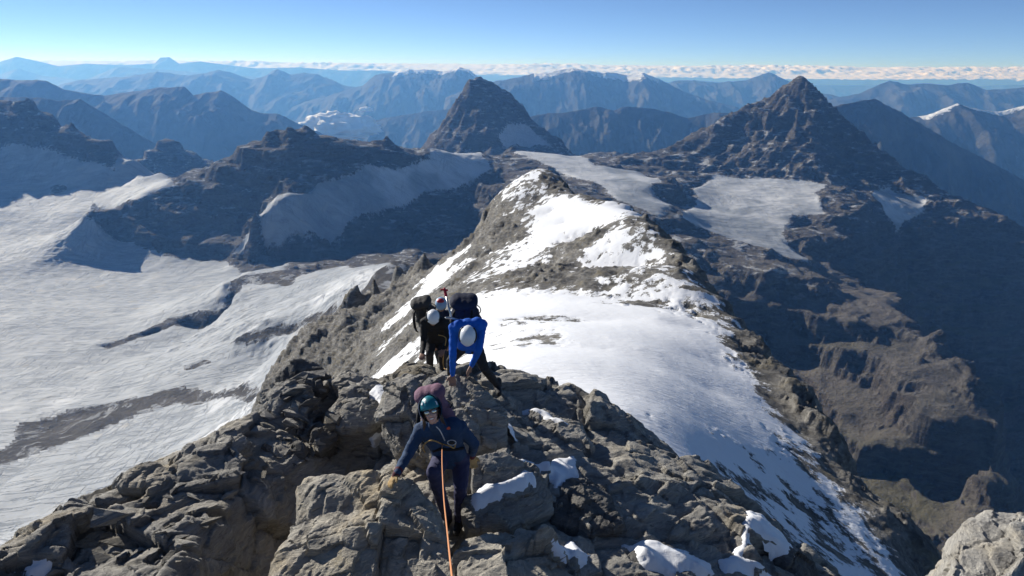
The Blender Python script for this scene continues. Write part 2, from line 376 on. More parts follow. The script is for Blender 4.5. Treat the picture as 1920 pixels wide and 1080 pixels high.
add([(-300, 1100, 400), (0, 1080, 400), (150, 1000, 400), (300, 920, 410), (450, 820, 420), (500, 760, 440), (560, 690, 490)])
add([(430, 525, 1296), (470, 508, 1350), (530, 497, 1393), (600, 483, 1436), (680, 479, 1447), (760, 475, 1458)])
add([(440, 548, 1176), (540, 530, 1186), (620, 508, 1208), (700, 492, 1176), (760, 482, 1155)])
add([(500, 600, 920), (600, 545, 1000), (700, 500, 960)]); add([(560, 640, 680), (640, 585, 740), (720, 500, 820)])
add([(600, 640, 600), (660, 590, 640), (740, 490, 740)])
for p in [(0, 200, -190), (90, 200, -230), (-110, 200, -190), (0, 350, -180), (0, 520, -200), (-120, 380, -190), (160, 300, -380), (0, 700, -280), (60, 1000, -330), (0, 1300, -370), (300, 500, -560), (220, 700, -580), (330, 1000, -640), (150, 1200, -420), (400, 300, -700), (-300, 200, -300)]: C.append(np.array(p, float))
# right-hand peak
rp = [(1210, 305, 2480), (1260, 278, 2600), (1300, 255, 2700), (1340, 232, 2750), (1380, 210, 2800), (1420, 190, 2800), (1450, 178, 2800), (1475, 160, 2800), (1500, 143, 2800), (1525, 158, 2800), (1550, 190, 2750), (1570, 215, 2700), (1600, 250, 2600), (1640, 290, 2500), (1700, 330, 2400), (1760, 365, 2300), (1830, 400, 2200), (1900, 432, 2150), (2100, 490, 2050)]
add(rp, 20); behind(rp[1:], 450, -330)
add([(1500, 143, 2800), (1508, 190, 2690), (1515, 235, 2590), (1530, 290, 2450), (1545, 332, 2340), (1580, 352, 2230), (1620, 395, 2060), (1642, 432, 1950)], 25)
add([(1240, 340, 2260), (1300, 342, 2300), (1350, 330, 2370), (1420, 330, 2370), (1500, 335, 2340)])
add([(1320, 295, 2560), (1400, 270, 2590), (1460, 240, 2640)]); add([(1585, 290, 2520), (1600, 330, 2440), (1650, 350, 2330)])
add([(1232, 372, 1980), (1262, 335, 2200), (1285, 385, 1990)])
add([(1300, 385, 2050), (1400, 372, 2130), (1480, 362, 2200), (1540, 350, 2270)]); add([(1330, 425, 1840), (1400, 412, 1930), (1500, 400, 2000), (1545, 400, 2010)])
add([(1400, 450, 1760), (1450, 440, 1820), (1500, 475, 1690), (1525, 490, 1640)]); add([(1540, 440, 1850), (1600, 450, 1850)])
add([(1660, 360, 2330), (1690, 400, 2180), (1720, 440, 2080)]); add([(1800, 450, 2130), (1900, 520, 2050), (2050, 560, 2000)])
add([(1700, 500, 2030), (1800, 560, 1980), (1900, 640, 1900), (2050, 720, 1850)]); add([(1780, 640, 1900), (1850, 760, 1780), (1900, 900, 1680), (2050, 950, 1650)])
add([(1240, 428, 1720), (1300, 450, 1640), (1400, 482, 1570), (1520, 500, 1590), (1600, 535, 1520), (1690, 565, 1500), (1745, 630, 1290), (1830, 680, 1170), (1885, 745, 1075), (1865, 830, 965), (1795, 900, 930), (1725, 960, 905)], 25)
for p in chain([(1690, 565, 1500), (1745, 630, 1290), (1830, 680, 1170), (1885, 745, 1075), (1865, 830, 965), (1795, 900, 930), (1725, 960, 905)], 40): C.append(p + np.array([90, 50, -190.]))
add([(1270, 490, 1525), (1350, 510, 1478), (1430, 530, 1436), (1550, 560, 1427)]); add([(1310, 560, 1418), (1400, 585, 1396), (1470, 590, 1380), (1560, 610, 1348), (1660, 640, 1264)])
add([(1350, 620, 1373), (1430, 640, 1369), (1500, 625, 1359)]); add([(1400, 690, 1290), (1500, 700, 1266), (1620, 720, 1173), (1740, 740, 1085)])
add([(1450, 760, 1237), (1550, 790, 1133), (1680, 810, 1047), (1800, 800, 1016)]); add([(1540, 880, 1057), (1620, 900, 1007), (1720, 890, 973)]); add([(1620, 980, 956), (1690, 1000, 900), (1740, 1040, 850), (1700, 1100, 780)])
add([(1790, 1000, 1500), (1900, 1050, 1500), (2100, 1000, 1550)])
# central pyramid
pyr = [(806, 274, 3200), (830, 246, 3250), (848, 212, 3300), (870, 170, 3350), (886, 150, 3390), (896, 146, 3400), (915, 151, 3405), (932, 160, 3420), (960, 186, 3420), (985, 214, 3400), (1020, 242, 3400), (1062, 279, 3350)]
add(pyr, 12); behind(pyr, 450, -420)
add([(896, 146, 3400), (918, 180, 3310), (925, 230, 3190), (931, 275, 3070), (934, 288, 3020)], 18)
add([(828, 284, 3110), (870, 286, 3050), (905, 285, 3040)]); add([(880, 215, 3260), (870, 250, 3160)])
add([(955, 215, 3340), (965, 245, 3260), (1000, 250, 3280), (1030, 262, 3280)], 20); add([(950, 280, 3080), (985, 278, 3130), (1040, 281, 3150)])
for x in (-3600, -2400, -1200, 0, 1200, 2400, 3600):
    for y in (4100, 4600): C.append(np.array([x, y, -1150.0]))
C.append(np.array([-3600, 3000, -500.])); C.append(np.array([3600, 3000, -900.])); C.append(np.array([3000, 1600, -950.])); C.append(np.array([-2500, 1200, -420.])); C.append(np.array([1800, 300, -1000.]))
C = np.array(C)
HM = RBF(C[:, :2], C[:, 2], 0.01, 100.0)

def upoly(pts): return [cast(HM, u, v, 330, 4300)[:2] for u, v in pts]
ICE = [upoly(p) for p in [
    [(-400, 285), (0, 284), (60, 287), (170, 303), (215, 318), (290, 322), (322, 345), (290, 358), (268, 376), (250, 374), (172, 384), (168, 420), (232, 452), (330, 482), (420, 490), (560, 495), (640, 485), (735, 490), (700, 520), (640, 592), (560, 690), (480, 800), (300, 930), (0, 1090), (-400, 1100)],
    [(440, 482), (490, 400), (512, 375), (560, 362), (640, 340), (700, 310), (742, 322), (800, 302), (880, 286), (905, 292), (920, 322), (860, 347), (790, 374), (740, 385), (700, 402), (640, 432), (560, 440), (525, 465)],
    [(962, 284), (1050, 288), (1092, 293), (1112, 310), (1200, 322), (1240, 338), (1218, 348), (1262, 385), (1240, 410), (1195, 388), (1150, 368), (1130, 348), (1080, 330), (1020, 306)],
    [(935, 258), (960, 236), (975, 240), (992, 240), (1036, 277), (950, 279)],
    [(1300, 350), (1340, 330), (1410, 336), (1500, 338), (1550, 345), (1530, 362), (1540, 400), (1482, 402), (1462, 440), (1522, 490), (1500, 486), (1420, 462), (1330, 430), (1280, 410), (1284, 392), (1310, 372)],
    [(1634, 362), (1660, 350), (1690, 364), (1736, 376), (1728, 396), (1700, 412), (1682, 440), (1662, 402)]]]
ROCKHOLE = [upoly(p) for p in [
    [(415, 577), (440, 522), (480, 510), (530, 504), (560, 488), (600, 478), (745, 478), (745, 492), (640, 500), (560, 516), (545, 532), (455, 536), (430, 572), (330, 607), (200, 655), (185, 650), (320, 597)],
    [(436, 642), (520, 606), (600, 580), (655, 563), (642, 582), (560, 612), (460, 648)],
    [(15, 835), (40, 790), (130, 765), (260, 745), (350, 720), (470, 713), (520, 716), (440, 737), (330, 757), (250, 782), (150, 822), (60, 852), (-80, 905), (-80, 880)],
    [(338, 686), (400, 674), (402, 683), (350, 694)], [(90, 350), (130, 345), (125, 362), (95, 365)]]]

def build_terrain():
    nx = 800
    d = np.concatenate([np.geomspace(190, 850, 130)[:-1], np.geomspace(850, 1500, 200)[:-1], np.geomspace(1500, 2600, 440)[:-1], np.geomspace(2600, 4300, 130)]); ny = len(d)
    t = np.linspace(-1.02, 1.02, nx); X = (d[:, None] * t[None]).ravel(); Y = np.repeat(d, nx)
    Z = HM(X, Y)
    wx = X + 45 * fbm2(X / 260, Y / 260, 3); wy = Y + 45 * fbm2(X / 260 + 40, Y / 260, 3)
    ice = np.full(X.shape, -1e9)
    jx = X + 16 * fbm2(X / 70, Y / 70 + 9, 4); jy = Y + 16 * fbm2(X / 70 + 30, Y / 70, 4)
    for p in ICE: ice = np.maximum(ice, poly_sd(p, jx, jy))
    for p in ROCKHOLE: ice = np.minimum(ice, -poly_sd(p, jx, jy))
    rock = 1 - sstep(-25, 12, ice)
    gy, gx = np.gradient(Z.reshape(ny, nx)); dY = np.gradient(Y.reshape(ny, nx), axis=0); dX = np.gradient(X.reshape(ny, nx), axis=1)
    slope = np.hypot(gy / dY, gx / dX).ravel(); steep = sstep(0.25, 0.9, slope)
    # ribs running down from each summit
    rib = 0
    for (u, v, d, R) in ((1500, 143, 2800, 900), (897, 146, 3400, 520), (50, 178, 2650, 500)):
        s = W(u, v, d); r = np.hypot(X - s[0], Y - s[1]); a = np.arctan2(Y - s[1], X - s[0])
        rib = rib + rid2(a * 4.2 + 3, r / 260 + 0.5 * fbm2(X / 120, Y / 120, 4), 4, 0.6) * np.exp(-(r / R) ** 2) * np.clip(r / 160, 0, 1)
    big = rid2(wx / 210, wy / 210, 6, 0.52); fine = fbm2(X / 26, Y / 26, 5, 0.6)
    big2 = rid2(wx / 95 + 7, wy / 95, 5, 0.55)
    far = sstep(500, 1100, Y)
    Z = Z + rock * far * ((20 + 24 * steep) * big + (12 + 14 * steep) * big2 + 34 * rib + (2.5 + 4 * steep) * fine)
    # cliff bands
    hb = 52.0; q = Z / hb + 1.1 * fbm2(X / 330, Y / 330, 4) + 0.10 * X / 100; fq = q - np.floor(q)
    ter = sstep(0.55, 0.98, fq) - fq
    pk = np.minimum(1, np.minimum(np.hypot(X - 1130, Y - 2800), np.hypot(X + 160, Y - 3400)) / 900.0) ** 2
    Z = Z + rock * far * pk * (0.5 + 0.35 * steep) * hb * ter * (0.75 + 0.25 * sstep(0, 500, X))
    q = Z / 15 + 0.9 * fbm2(X / 90, Y / 90, 3)
    Z = Z + rock * far * 3.2 * (np.abs((q % 1.0) - 0.5) * 2 - 0.5)
    Z = Z + (1 - rock) * (4.5 * fbm2(X / 110, Y / 110, 4) - 1.5 + 1.2 * fbm2(X / 22, Y / 22, 3))
    Z = Z + (1 - rock) * sstep(0.28, 0.6, slope) * (9 * rid2(X / 75 + 3, Y / 75, 5, 0.6) + 2.5 * rid2(X / 16, Y / 16, 3))
    V = np.stack([X, Y, Z], -1); Q = grid_quads(ny, nx)
    fi = ice[Q].mean(1) > 0
    firn = fbm2(X / 130 + 8, Y / 130, 4) * 0.8 + 0.25 + 0.5 * sstep(500, 380, Y) + .35 * sstep(-330, -250, Z) + .35 * sstep(1700, 2100, Y) - .55 * sstep(-250, -500, X) * sstep(850, 1100, Y)
    for name, sel, mat in (('mountain_terrain', ~fi, M_TERR), ('glacier', fi, M_ICE)):
        qs = Q[sel]; used, inv = np.unique(qs, return_inverse=True)
        me = mesh_np(name, V[used], inv.reshape(-1, 4)); add_attr(me, 'ice', ice[used]); add_attr(me, 'firn', firn[used])
        link(name, me, mat, kind='structure')
build_terrain()
# ------------------------------------------------------------------ the snowy ridge that runs on from the climbers
def ridge_material():
    m = NT('ridge_snow_rock'); p = m.pos()
    st = m.mapping(p, (0.7, 0.7, 2.6), (0.35, 0.12, 0.2))
    n1 = m.noise(p, 0.35, 7, 0.62); n2 = m.noise(st, 0.9, 8, 0.68, 0.3); n3 = m.noise(p, 3.2, 7, 0.65)
    rock = m.ramp(n2, [(0.28, (0.05, 0.047, 0.042)), (0.5, (0.155, 0.148, 0.135)), (0.72, (0.32, 0.305, 0.275))])
    rock = m.mix(m.rng(n1, 0.5, 0.68), rock, (0.16, 0.142, 0.105))
    rock = m.mix(m.math('MULTIPLY', m.rng(n3, 0.55, 0.75), 0.5), rock, (0.30, 0.275, 0.23))
    lg = m.noise(m.mapping(p, (1, 1, 3), (0.3, 0.2, 0)), 0.16, 9, 0.72, 0.4); rock = m.mix(m.rng(lg, 0.35, 0.5, 0.75, 0.0), rock, (0.045, 0.043, 0.04)); rock = m.mix(m.rng(lg, 0.52, 0.66, 0.0, 0.65), rock, (0.33, 0.315, 0.285))
    k = m.math('ADD', m.attr('snow'), m.math('MULTIPLY', m.math('SUBTRACT', n3, 0.5), 0.75))
    k = m.math('ADD', k, m.math('MULTIPLY', m.math('SUBTRACT', n2, 0.5), 0.55))
    fac = m.rng(k, -0.07, 0.05)
    sn = m.mix(m.noise(p, 0.12, 4), (0.80, 0.82, 0.85), (0.88, 0.89, 0.91))
    c = m.mix(fac, rock, sn)
    wv = m.mapping(p, (1.1, 3.0, 1.0), (0, 0, 0.5)); rip = m.noise(wv, 0.8, 5, 0.55, 0.6)
    hr = m.math('ADD', n2, m.math('MULTIPLY', n3, 0.3))
    h = m.math('ADD', m.math('MULTIPLY', hr, m.math('SUBTRACT', 1.0, fac)), m.math('MULTIPLY', m.math('MULTIPLY', rip, 0.24), fac))
    h = m.math('ADD', h, m.math('MULTIPLY', fac, 0.35))
    rough = m.math('SUBTRACT', 0.92, m.math('MULTIPLY', fac, 0.3))
    return m.done(c, rough, m.bump(h, 0.55, 0.85), 0.25)
M_RIDGE = ridge_material()
R = []
def radd(pts, step=30): R.extend(chain(pts, step))
# crest of the knoll and right-hand edge
radd([(985, 330, 268), (1005, 324, 272), (1040, 330, 268), (1062, 342, 258), (1068, 355, 245), (1090, 362, 225), (1118, 378, 212), (1150, 386, 202), (1185, 398, 192), (1215, 418, 178), (1240, 440, 165), (1280, 472, 148), (1305, 500, 135), (1325, 545, 118), (1350, 590, 104), (1385, 640, 90), (1420, 690, 79), (1450, 735, 71), (1500, 810, 61), (1545, 860, 55), (1600, 940, 48), (1650, 1010, 43), (1700, 1085, 39), (1760, 1180, 35)], 22)
# silhouette of the dark flank just below that edge
radd([(1092, 372, 238), (1130, 384, 222), (1190, 393, 205), (1240, 430, 172), (1310, 490, 142), (1372, 570, 113), (1425, 640, 94), (1500, 722, 78), (1560, 800, 67), (1640, 910, 55), (1730, 1000, 49), (1768, 1060, 46), (1800, 1150, 42)], 30)
for p in chain([(1130, 384, 222), (1240, 430, 172), (1372, 570, 113), (1500, 722, 78), (1640, 910, 55), (1768, 1060, 46)], 60):
    R.append(p + np.array([8, 2, -26.])); R.append(p + np.array([34, 10, -130.])); R.append(p + np.array([85, 20, -420.]))
# left cliff of the knoll
radd([(985, 330, 268), (950, 355, 262), (920, 375, 256), (903, 395, 250), (895, 420, 243), (888, 445, 238)], 20)
radd([(968, 350, 250), (945, 375, 240), (930, 410, 228), (920, 440, 216)], 30)
for p in chain([(985, 330, 268), (903, 395, 250), (888, 445, 238)], 30): R.append(p + np.array([-9, 10, -22.])); R.append(p + np.array([-40, 30, -75.]))
for p in chain([(1005, 324, 272), (1062, 342, 258)], 20): R.append(p + np.array([6, 22, -20.])); R.append(p + np.array([10, 60, -75.]))
radd([(880, 462, 232), (840, 470, 240), (790, 480, 255), (742, 488, 270)], 40)
# left flank silhouette against the glacier
fl = [(742, 488, 270), (700, 512, 270), (640, 562, 268), (600, 605, 262), (560, 655, 255), (520, 702, 245), (480, 760, 225), (430, 850, 190)]
radd(fl, 30)
for p in chain(fl, 50): R.append(p + np.array([-6, 17, -24.])); R.append(p + np.array([-25, 48, -95.])); R.append(p + np.array([-70, 105, -270.]))
# left slope
radd([(860, 500, 205), (810, 520, 215), (740, 560, 225), (690, 610, 215), (640, 680, 190), (600, 760, 160)])
radd([(850, 540, 165), (800, 580, 155), (750, 640, 140), (710, 700, 120)]); radd([(870, 580, 120), (820, 640, 105), (780, 700, 90)])
radd([(700, 760, 95), (760, 740, 72), (820, 720, 55), (880, 715, 45)])
# middle of the saddle
radd([(1010, 380, 232), (1060, 420, 205), (1100, 450, 182)]); radd([(960, 450, 205), (1000, 480, 175), (1080, 500, 152), (1200, 500, 146), (1270, 510, 134)])
radd([(920, 530, 140), (980, 520, 138), (1060, 540, 122), (1160, 560, 112), (1250, 570, 106), (1310, 590, 102)])
radd([(900, 600, 92), (980, 590, 94), (1060, 600, 88), (1150, 600, 90), (1235, 594, 92), (1300, 615, 91)])
radd([(920, 660, 63), (1000, 650, 65), (1100, 655, 64), (1200, 650, 68), (1280, 655, 75), (1350, 690, 74)])
radd([(960, 705, 47), (1060, 720, 45), (1120, 742, 41), (1190, 712, 50), (1250, 700, 58), (1330, 730, 62)])
radd([(1180, 770, 38), (1240, 770, 42), (1320, 790, 47), (1420, 800, 54)]); radd([(1250, 850, 32), (1330, 880, 35), (1420, 900, 41), (1510, 930, 45)])
radd([(1330, 960, 26), (1420, 990, 30), (1500, 1010, 35), (1580, 1040, 38)]); radd([(1400, 1060, 21), (1500, 1090, 25), (1600, 1110, 30)])
for p in [(0, 21, -10.5), (-4, 24, -14), (4, 26, -13.5), (-9, 24, -20), (-22, 26, -36), (10, 21, -16.5), (0, 15, -8.5), (8, 14, -13), (-8, 15, -16), (-24, 14, -34), (14, 14, -19), (26, 24, -30), (-22, 30, -46), (-15, 20, -31), (-42, 60, -78), (-32, 40, -62), (-60, 90, -100)]: R.append(np.array(p, float))
R = np.array(R); HR = RBF(R[:, :2], R[:, 2], 0.004, 10.0)
SN = [  # how snow-covered the ridge is at a photo pixel: 1 deep snow .. -1 bare rock
    (1005, 330, .5), (1040, 345, -.3), (1060, 350, -.6), (980, 345, .55), (960, 365, .3), (930, 385, 0), (905, 410, -.7), (893, 435, -1), (945, 400, .1), (925, 430, -.6), (940, 450, -.3),
    (1040, 385, .9), (1080, 385, 1), (1120, 395, 1), (1095, 372, .1), (1110, 380, .1), (1140, 400, .9), (1020, 420, .8), (1060, 430, .9), (990, 440, .3), (965, 425, -.3), (1000, 470, .9), (975, 490, .5), (1060, 455, .1), (1090, 445, -.3), (1120, 440, -.1), (1150, 430, .3), (1180, 410, .1), (1200, 420, -.1), (1220, 440, .25), (1150, 460, .7), (1110, 470, .5), (1180, 465, .3), (1240, 470, .3),
    (1060, 490, -.45), (1030, 510, -.5), (1000, 530, -.2), (1050, 530, -.25), (1100, 500, .2), (1150, 490, .45), (1200, 495, .5), (1250, 500, .35), (1150, 520, -.1), (1100, 530, -.15), (1180, 545, .1), (1230, 535, .25), (1280, 530, .25), (1200, 570, -.1), (1250, 565, .2), (1300, 565, .25), (1320, 590, .1),
    (940, 510, .6), (920, 540, .2), (890, 500, -.3), (860, 520, -.35), (900, 560, .4), (870, 560, -.25), (840, 540, -.3), (950, 560, .9), (1000, 560, .95), (1060, 570, 1), (1120, 580, .9), (1050, 590, .05), (1075, 600, .15), (1030, 605, .3), (980, 585, .9), (930, 590, .6), (1000, 635, .25), (1040, 640, .3), (980, 628, .2), (950, 620, .5), (900, 610, .1), (920, 600, .2), (1078, 655, .3), (1120, 620, 1), (1180, 600, 1), (1240, 610, 1), (1280, 620, .9), (1320, 640, .8), (960, 660, 1), (1050, 680, 1), (1150, 680, 1), (1230, 680, 1), (1300, 690, .9), (1360, 680, .3), (1380, 720, .4),
    (1120, 740, 1), (1190, 730, .75), (1250, 750, .65), (1320, 760, .8), (1380, 770, .75), (1420, 750, .1), (1440, 790, .45), (1300, 820, .6), (1370, 850, .3), (1350, 830, .45), (1430, 860, .4), (1390, 900, -.15), (1420, 910, -.3), (1480, 890, .35), (1500, 860, -.15), (1520, 920, .25), (1470, 960, .45), (1550, 980, .25), (1580, 1030, .4), (1450, 1000, .3), (1620, 1060, .2),
    (1325, 545, 0), (1350, 600, .2), (1375, 640, -.1), (1415, 690, -.1), (1445, 735, 0), (1480, 750, -.9), (1495, 810, 0), (1535, 850, .05), (1590, 920, -.05), (1640, 980, -.1), (1680, 1040, -.1), (1720, 1030, -.7), (1555, 805, -1), (1435, 650, -1), (1505, 725, -1), (1370, 572, -.8), (1725, 1005, -1), (1640, 920, -.9), (1360, 575, .1), (1350, 560, -.2), (1420, 670, -.9), (1305, 505, -.4), (1260, 455, -.6), (1200, 398, -.6),
    (850, 455, .9), (830, 470, .9), (860, 475, .5), (800, 478, -.4), (830, 500, .75), (800, 540, .7), (780, 500, -.9), (750, 530, -1), (770, 560, -.2), (790, 550, .8), (740, 590, .1), (735, 605, .75), (760, 575, .5), (720, 560, -1), (690, 590, -1), (660, 620, -1), (620, 640, -1), (650, 670, -1), (700, 640, -.6), (730, 640, .3), (750, 620, .35), (720, 665, -.1), (755, 650, -.4), (700, 680, -.5), (770, 680, -.2), (740, 690, .5), (720, 690, .3), (790, 620, -.35), (830, 560, -.4), (810, 590, -.3), (760, 600, -.5), (600, 670, -1), (560, 690, -1), (850, 700, .1)]
sw = np.array([cast(HR, u, v, 14, 300)[:2] for u, v, s in SN])
HS = RBF(sw, np.array([s for u, v, s in SN]), 0.05, 10.0)
def build_ridge():
    ny, nx = 640, 860
    X, Y = fan_grid(13.0, 330, ny, -0.98, 0.98, nx)
    Z = HR(X, Y); S = np.clip(HS(X, Y), -1.2, 1.2)
    S = S - 0.12 - 0.10 * sstep(90, 130, Y) - 0.06 * sstep(120, 170, Y) + 0.7 * fbm2(X / 7, Y / 9, 5, 0.68) + 0.45 * fbm2(X / 7 + 50, Y / 3.2, 4, 0.65) + (0.5 + 0.35 * sstep(80, 140, Y)) * fbm2(X / 1.8, Y / 2.6, 4, 0.68)
    rk = 1 - sstep(-0.25, 0.35, S)
    near = sstep(14, 45, Y); rk2 = 1 - sstep(-1.0, -0.25, S)
    big = rid2(X / 16 + 3, Y / 16, 6, 0.55); med = rid2(X / 4.2, Y / 4.2 + 9, 5, 0.58)
    Z = Z + near * (0.22 * rk + 0.78 * rk2) * ((2.2 + Y / 70) * big + 0.95 * med) + 0.12 * (1 - rk) * fbm2(X / 6, Y / 12, 3) + 0.25 * fbm2(X / 30, Y / 30, 2)
    q = Z / 1.7 + 0.25 * X / 1.7 + 0.8 * fbm2(X / 12, Y / 12, 3); fq = q - np.floor(q)
    Z = Z + near * (0.35 * rk + 0.65 * rk2) * (0.75 + Y / 250) * (sstep(0.5, 1.0, fq) - fq)
    Q = grid_quads(ny, nx); sel = (Z - HM(X, Y))[Q].max(1) > -14; Q = Q[sel]; used, inv = np.unique(Q, return_inverse=True)
    me = mesh_np('snow_ridge', np.stack([X, Y, Z], -1)[used], inv.reshape(-1, 4)); add_attr(me, 'snow', S[used])
    link('snow_ridge', me, M_RIDGE, kind='structure')
build_ridge()
# ------------------------------------------------------------------ foreground crest: bedrock, boulders, stones, snow patches
def rock_material(name, tint=(1, 1, 1), warm=0.5):
    m = NT(name); p = m.pos()
    ROT = (0.30, 0.42, 0.0)
    st = m.mapping(p, (1.2, 1.2, 8.0), ROT); st2 = m.mapping(p, (2.2, 2.2, 22.0), ROT)
    n1 = m.noise(p, 0.9, 6, 0.6); n2 = m.noise(st, 1.5, 10, 0.7, 0.5); n3 = m.noise(p, 8, 10, 0.72); n4 = m.noise(p, 75, 5, 0.65); n5 = m.noise(st2, 2.0, 8, 0.7, 0.35)
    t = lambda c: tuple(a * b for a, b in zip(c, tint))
    c = m.ramp(n2, [(0.28, t((0.10, 0.098, 0.095))), (0.44, t((0.21, 0.205, 0.195))), (0.58, t((0.29, 0.282, 0.262))), (0.75, t((0.45, 0.43, 0.39)))])
    c = m.mix(m.math('MULTIPLY', m.rng(n1, 0.48, 0.68), warm), c, t((0.33, 0.275, 0.185)))
    c = m.mix(m.math('MULTIPLY', m.rng(n5, 0.44, 0.30), 0.55), c, t((0.08, 0.078, 0.075)))
    c = m.mix(m.math('MULTIPLY', m.rng(n5, 0.54, 0.72), 0.55), c, t((0.50, 0.485, 0.44)))
    c = m.mix(m.math('MULTIPLY', m.rng(n3, 0.42, 0.28), 0.7), c, t((0.045, 0.044, 0.043)))
    lich = m.math('MULTIPLY', m.rng(m.noise(p, 3.3, 5, 0.7), 0.58, 0.68), m.rng(n4, 0.42, 0.6))
    c = m.mix(m.math('MULTIPLY', lich, 0.7 * warm), c, (0.42, 0.33, 0.13))
    c = m.mix(m.math('MULTIPLY', m.rng(n4, 0.6, 0.75), 0.35), c, t((0.55, 0.54, 0.50)))
    h = m.math('ADD', m.math('MULTIPLY', n2, 0.8), m.math('MULTIPLY', n3, 0.6)); h = m.math('ADD', h, m.math('MULTIPLY', n5, 0.75)); h = m.math('ADD', h, m.math('MULTIPLY', n4, 0.10))
    return m.done(c, 0.88, m.bump(h, 0.09, 1.0), 0.25)
def snow_material():
    m = NT('snow'); p = m.pos()
    n = m.noise(p, 6, 5, 0.6); f = m.noise(p, 70, 3, 0.6)
    m.b.inputs['Subsurface Weight'].default_value = 0.0
    return m.done(m.mix(n, (0.80, 0.82, 0.85), (0.90, 0.91, 0.93)), 0.6, m.bump(m.math('ADD', n, m.math('MULTIPLY', f, 0.15)), 0.02, 0.7), 0.3)
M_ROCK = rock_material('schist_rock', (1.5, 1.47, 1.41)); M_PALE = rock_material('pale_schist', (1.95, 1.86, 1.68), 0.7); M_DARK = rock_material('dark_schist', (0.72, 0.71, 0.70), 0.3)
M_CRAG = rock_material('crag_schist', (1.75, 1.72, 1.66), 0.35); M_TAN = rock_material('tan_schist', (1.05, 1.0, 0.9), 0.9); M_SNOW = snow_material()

NB = np.array([0.38, -0.30, 0.87]); NB /= np.linalg.norm(NB)
T1 = np.cross(NB, [0, 1, 0]); T1 /= np.linalg.norm(T1); T2 = np.cross(NB, T1)
def facets(P, cell, seed):
    """broken blocks: every cell of a jittered lattice is a tilted plane of its own"""
    q = P / cell + seed; base = np.floor(q - 0.5).astype(np.int64); best = np.full(len(P), 1e9, np.float32); out = np.zeros(len(P), np.float32); sec = np.full(len(P), 1e9, np.float32)
    for i in (0, 1):
        for j in (0, 1):
            for k in (0, 1):
                c = base + np.array([i, j, k])
                h = _perm[_perm[_perm[c[:, 0] & 4095] + (c[:, 1] & 4095)] + (c[:, 2] & 4095)]
                g = _g3[h]; d = (q - (c + 0.5 + 0.38 * _g3[(h + 77) & 4095])).astype(np.float32)
                r = (d * d).sum(1); val = (d * g).sum(1)
                m = r < best; sec = np.where(m, best, np.minimum(sec, r)); out = np.where(m, val, out); best = np.where(m, r, best)
    return out, np.sqrt(sec) - np.sqrt(best)
def rock_disp(P, amp=1.0, size=1.0, block=1.0):
    """relief of foliated schist: broken blocks, ledges along the bedding, fine grain"""
    wv = 0.045 * size * np.stack([fbm3(P * 1.6 / size + 3, 3), fbm3(P * 1.6 / size + 13, 3), fbm3(P * 1.6 / size + 23, 3)], 1)
    Pw = P + wv
    s = Pw @ NB; a = Pw @ T1; b = Pw @ T2
    L = np.stack([a, b, s], 1)
    f1, e1 = facets(L * np.array([1, 1, 1.9]), 1.35 * size, 5.3); f2, e2 = facets(L * np.array([1, 1, 2.6]), 0.36 * size, 2.1)
    q = s / (0.16 * size); fq = q - np.floor(q); led = (sstep(0.45, 0.95, fq) - fq)
    lm = fbm3(np.stack([a * .9, b * .9, s * 2.5], 1) / size + 9.7, 3)
    lay = fbm3(np.stack([a * 1.2, b * 1.2, s * 13], 1) / size ** .5, 4, 0.6)
    c1 = np.stack([a * 1.0, b * 1.0, s * 7], 1) / size ** .5 + 31.0; rl = 0.5 - 1.5 * np.abs(noise3(c1[:, 0], c1[:, 1], c1[:, 2])); c2 = c1 * 2.7; rl = rl + 0.5 * (0.5 - 1.5 * np.abs(noise3(c2[:, 0], c2[:, 1], c2[:, 2]))); c3 = c1 * 6.5; rl = rl + 0.28 * (0.5 - 1.5 * np.abs(noise3(c3[:, 0], c3[:, 1], c3[:, 2])))
    crack = -0.03 * size * (1 - sstep(0.0, 0.04, e1)) - 0.006 * size * (1 - sstep(0.0, 0.08, e2))
    return amp * (block * (0.19 * size * f1 + 0.065 * size * f2 + crack) + 0.06 * size * led * np.clip(0.3 + 1.7 * lm, 0, 1) + 0.026 * lay * size ** .5 + 0.026 * rl * size ** .5 + 0.016 * fbm3(P * 11, 3, 0.65))

Fg = []
def fadd(pts, step=45): Fg.extend(chain(pts, step))
sil = [(-260, 1150, 6.2), (-100, 1075, 6.6), (0, 1026, 6.9), (100, 975, 7.2), (200, 930, 7.6), (300, 872, 8.2), (400, 822, 8.8), (480, 790, 9.4), (520, 775, 9.9)]
fadd(sil, 30)
for p in chain(sil, 60): Fg.append(p + np.array([-0.9, 0.9, -1.3])); Fg.append(p + np.array([-4, 3, -6.5]))
fadd([(575, 835, 9.1), (540, 862, 8.8), (500, 892, 8.3), (430, 950, 7.5), (370, 1010, 6.85), (320, 1085, 6.2), (270, 1160, 5.7)], 30)
fadd([(300, 960, 7.3), (400, 890, 8.1), (470, 840, 8.8)]); fadd([(150, 1040, 6.6), (250, 1040, 6.55)])
fadd([(700, 880, 9.2), (640, 900, 8.9), (580, 950, 8.3), (545, 1010, 7.7), (530, 1090, 7.0), (500, 1160, 6.4)])
fadd([(600, 850, 9.5), (660, 840, 9.7), (720, 860, 9.4)]); fadd([(560, 790, 9.9), (620, 790, 10.1), (690, 780, 10.2), (730, 800, 9.9)])
fadd([(560, 715, 10.7), (620, 715, 10.9), (690, 712, 11.0)])
for p in chain([(530, 740, 10.6), (560, 700, 11.0), (690, 700, 11.4)], 40): Fg.append(p + np.array([-1.2, 1.5, -3.0])); Fg.append(p + np.array([-5, 4, -9]))
fadd([(750, 900, 8.2), (790, 925, 7.8), (830, 960, 7.5), (858, 1008, 7.2), (880, 960, 7.7)])
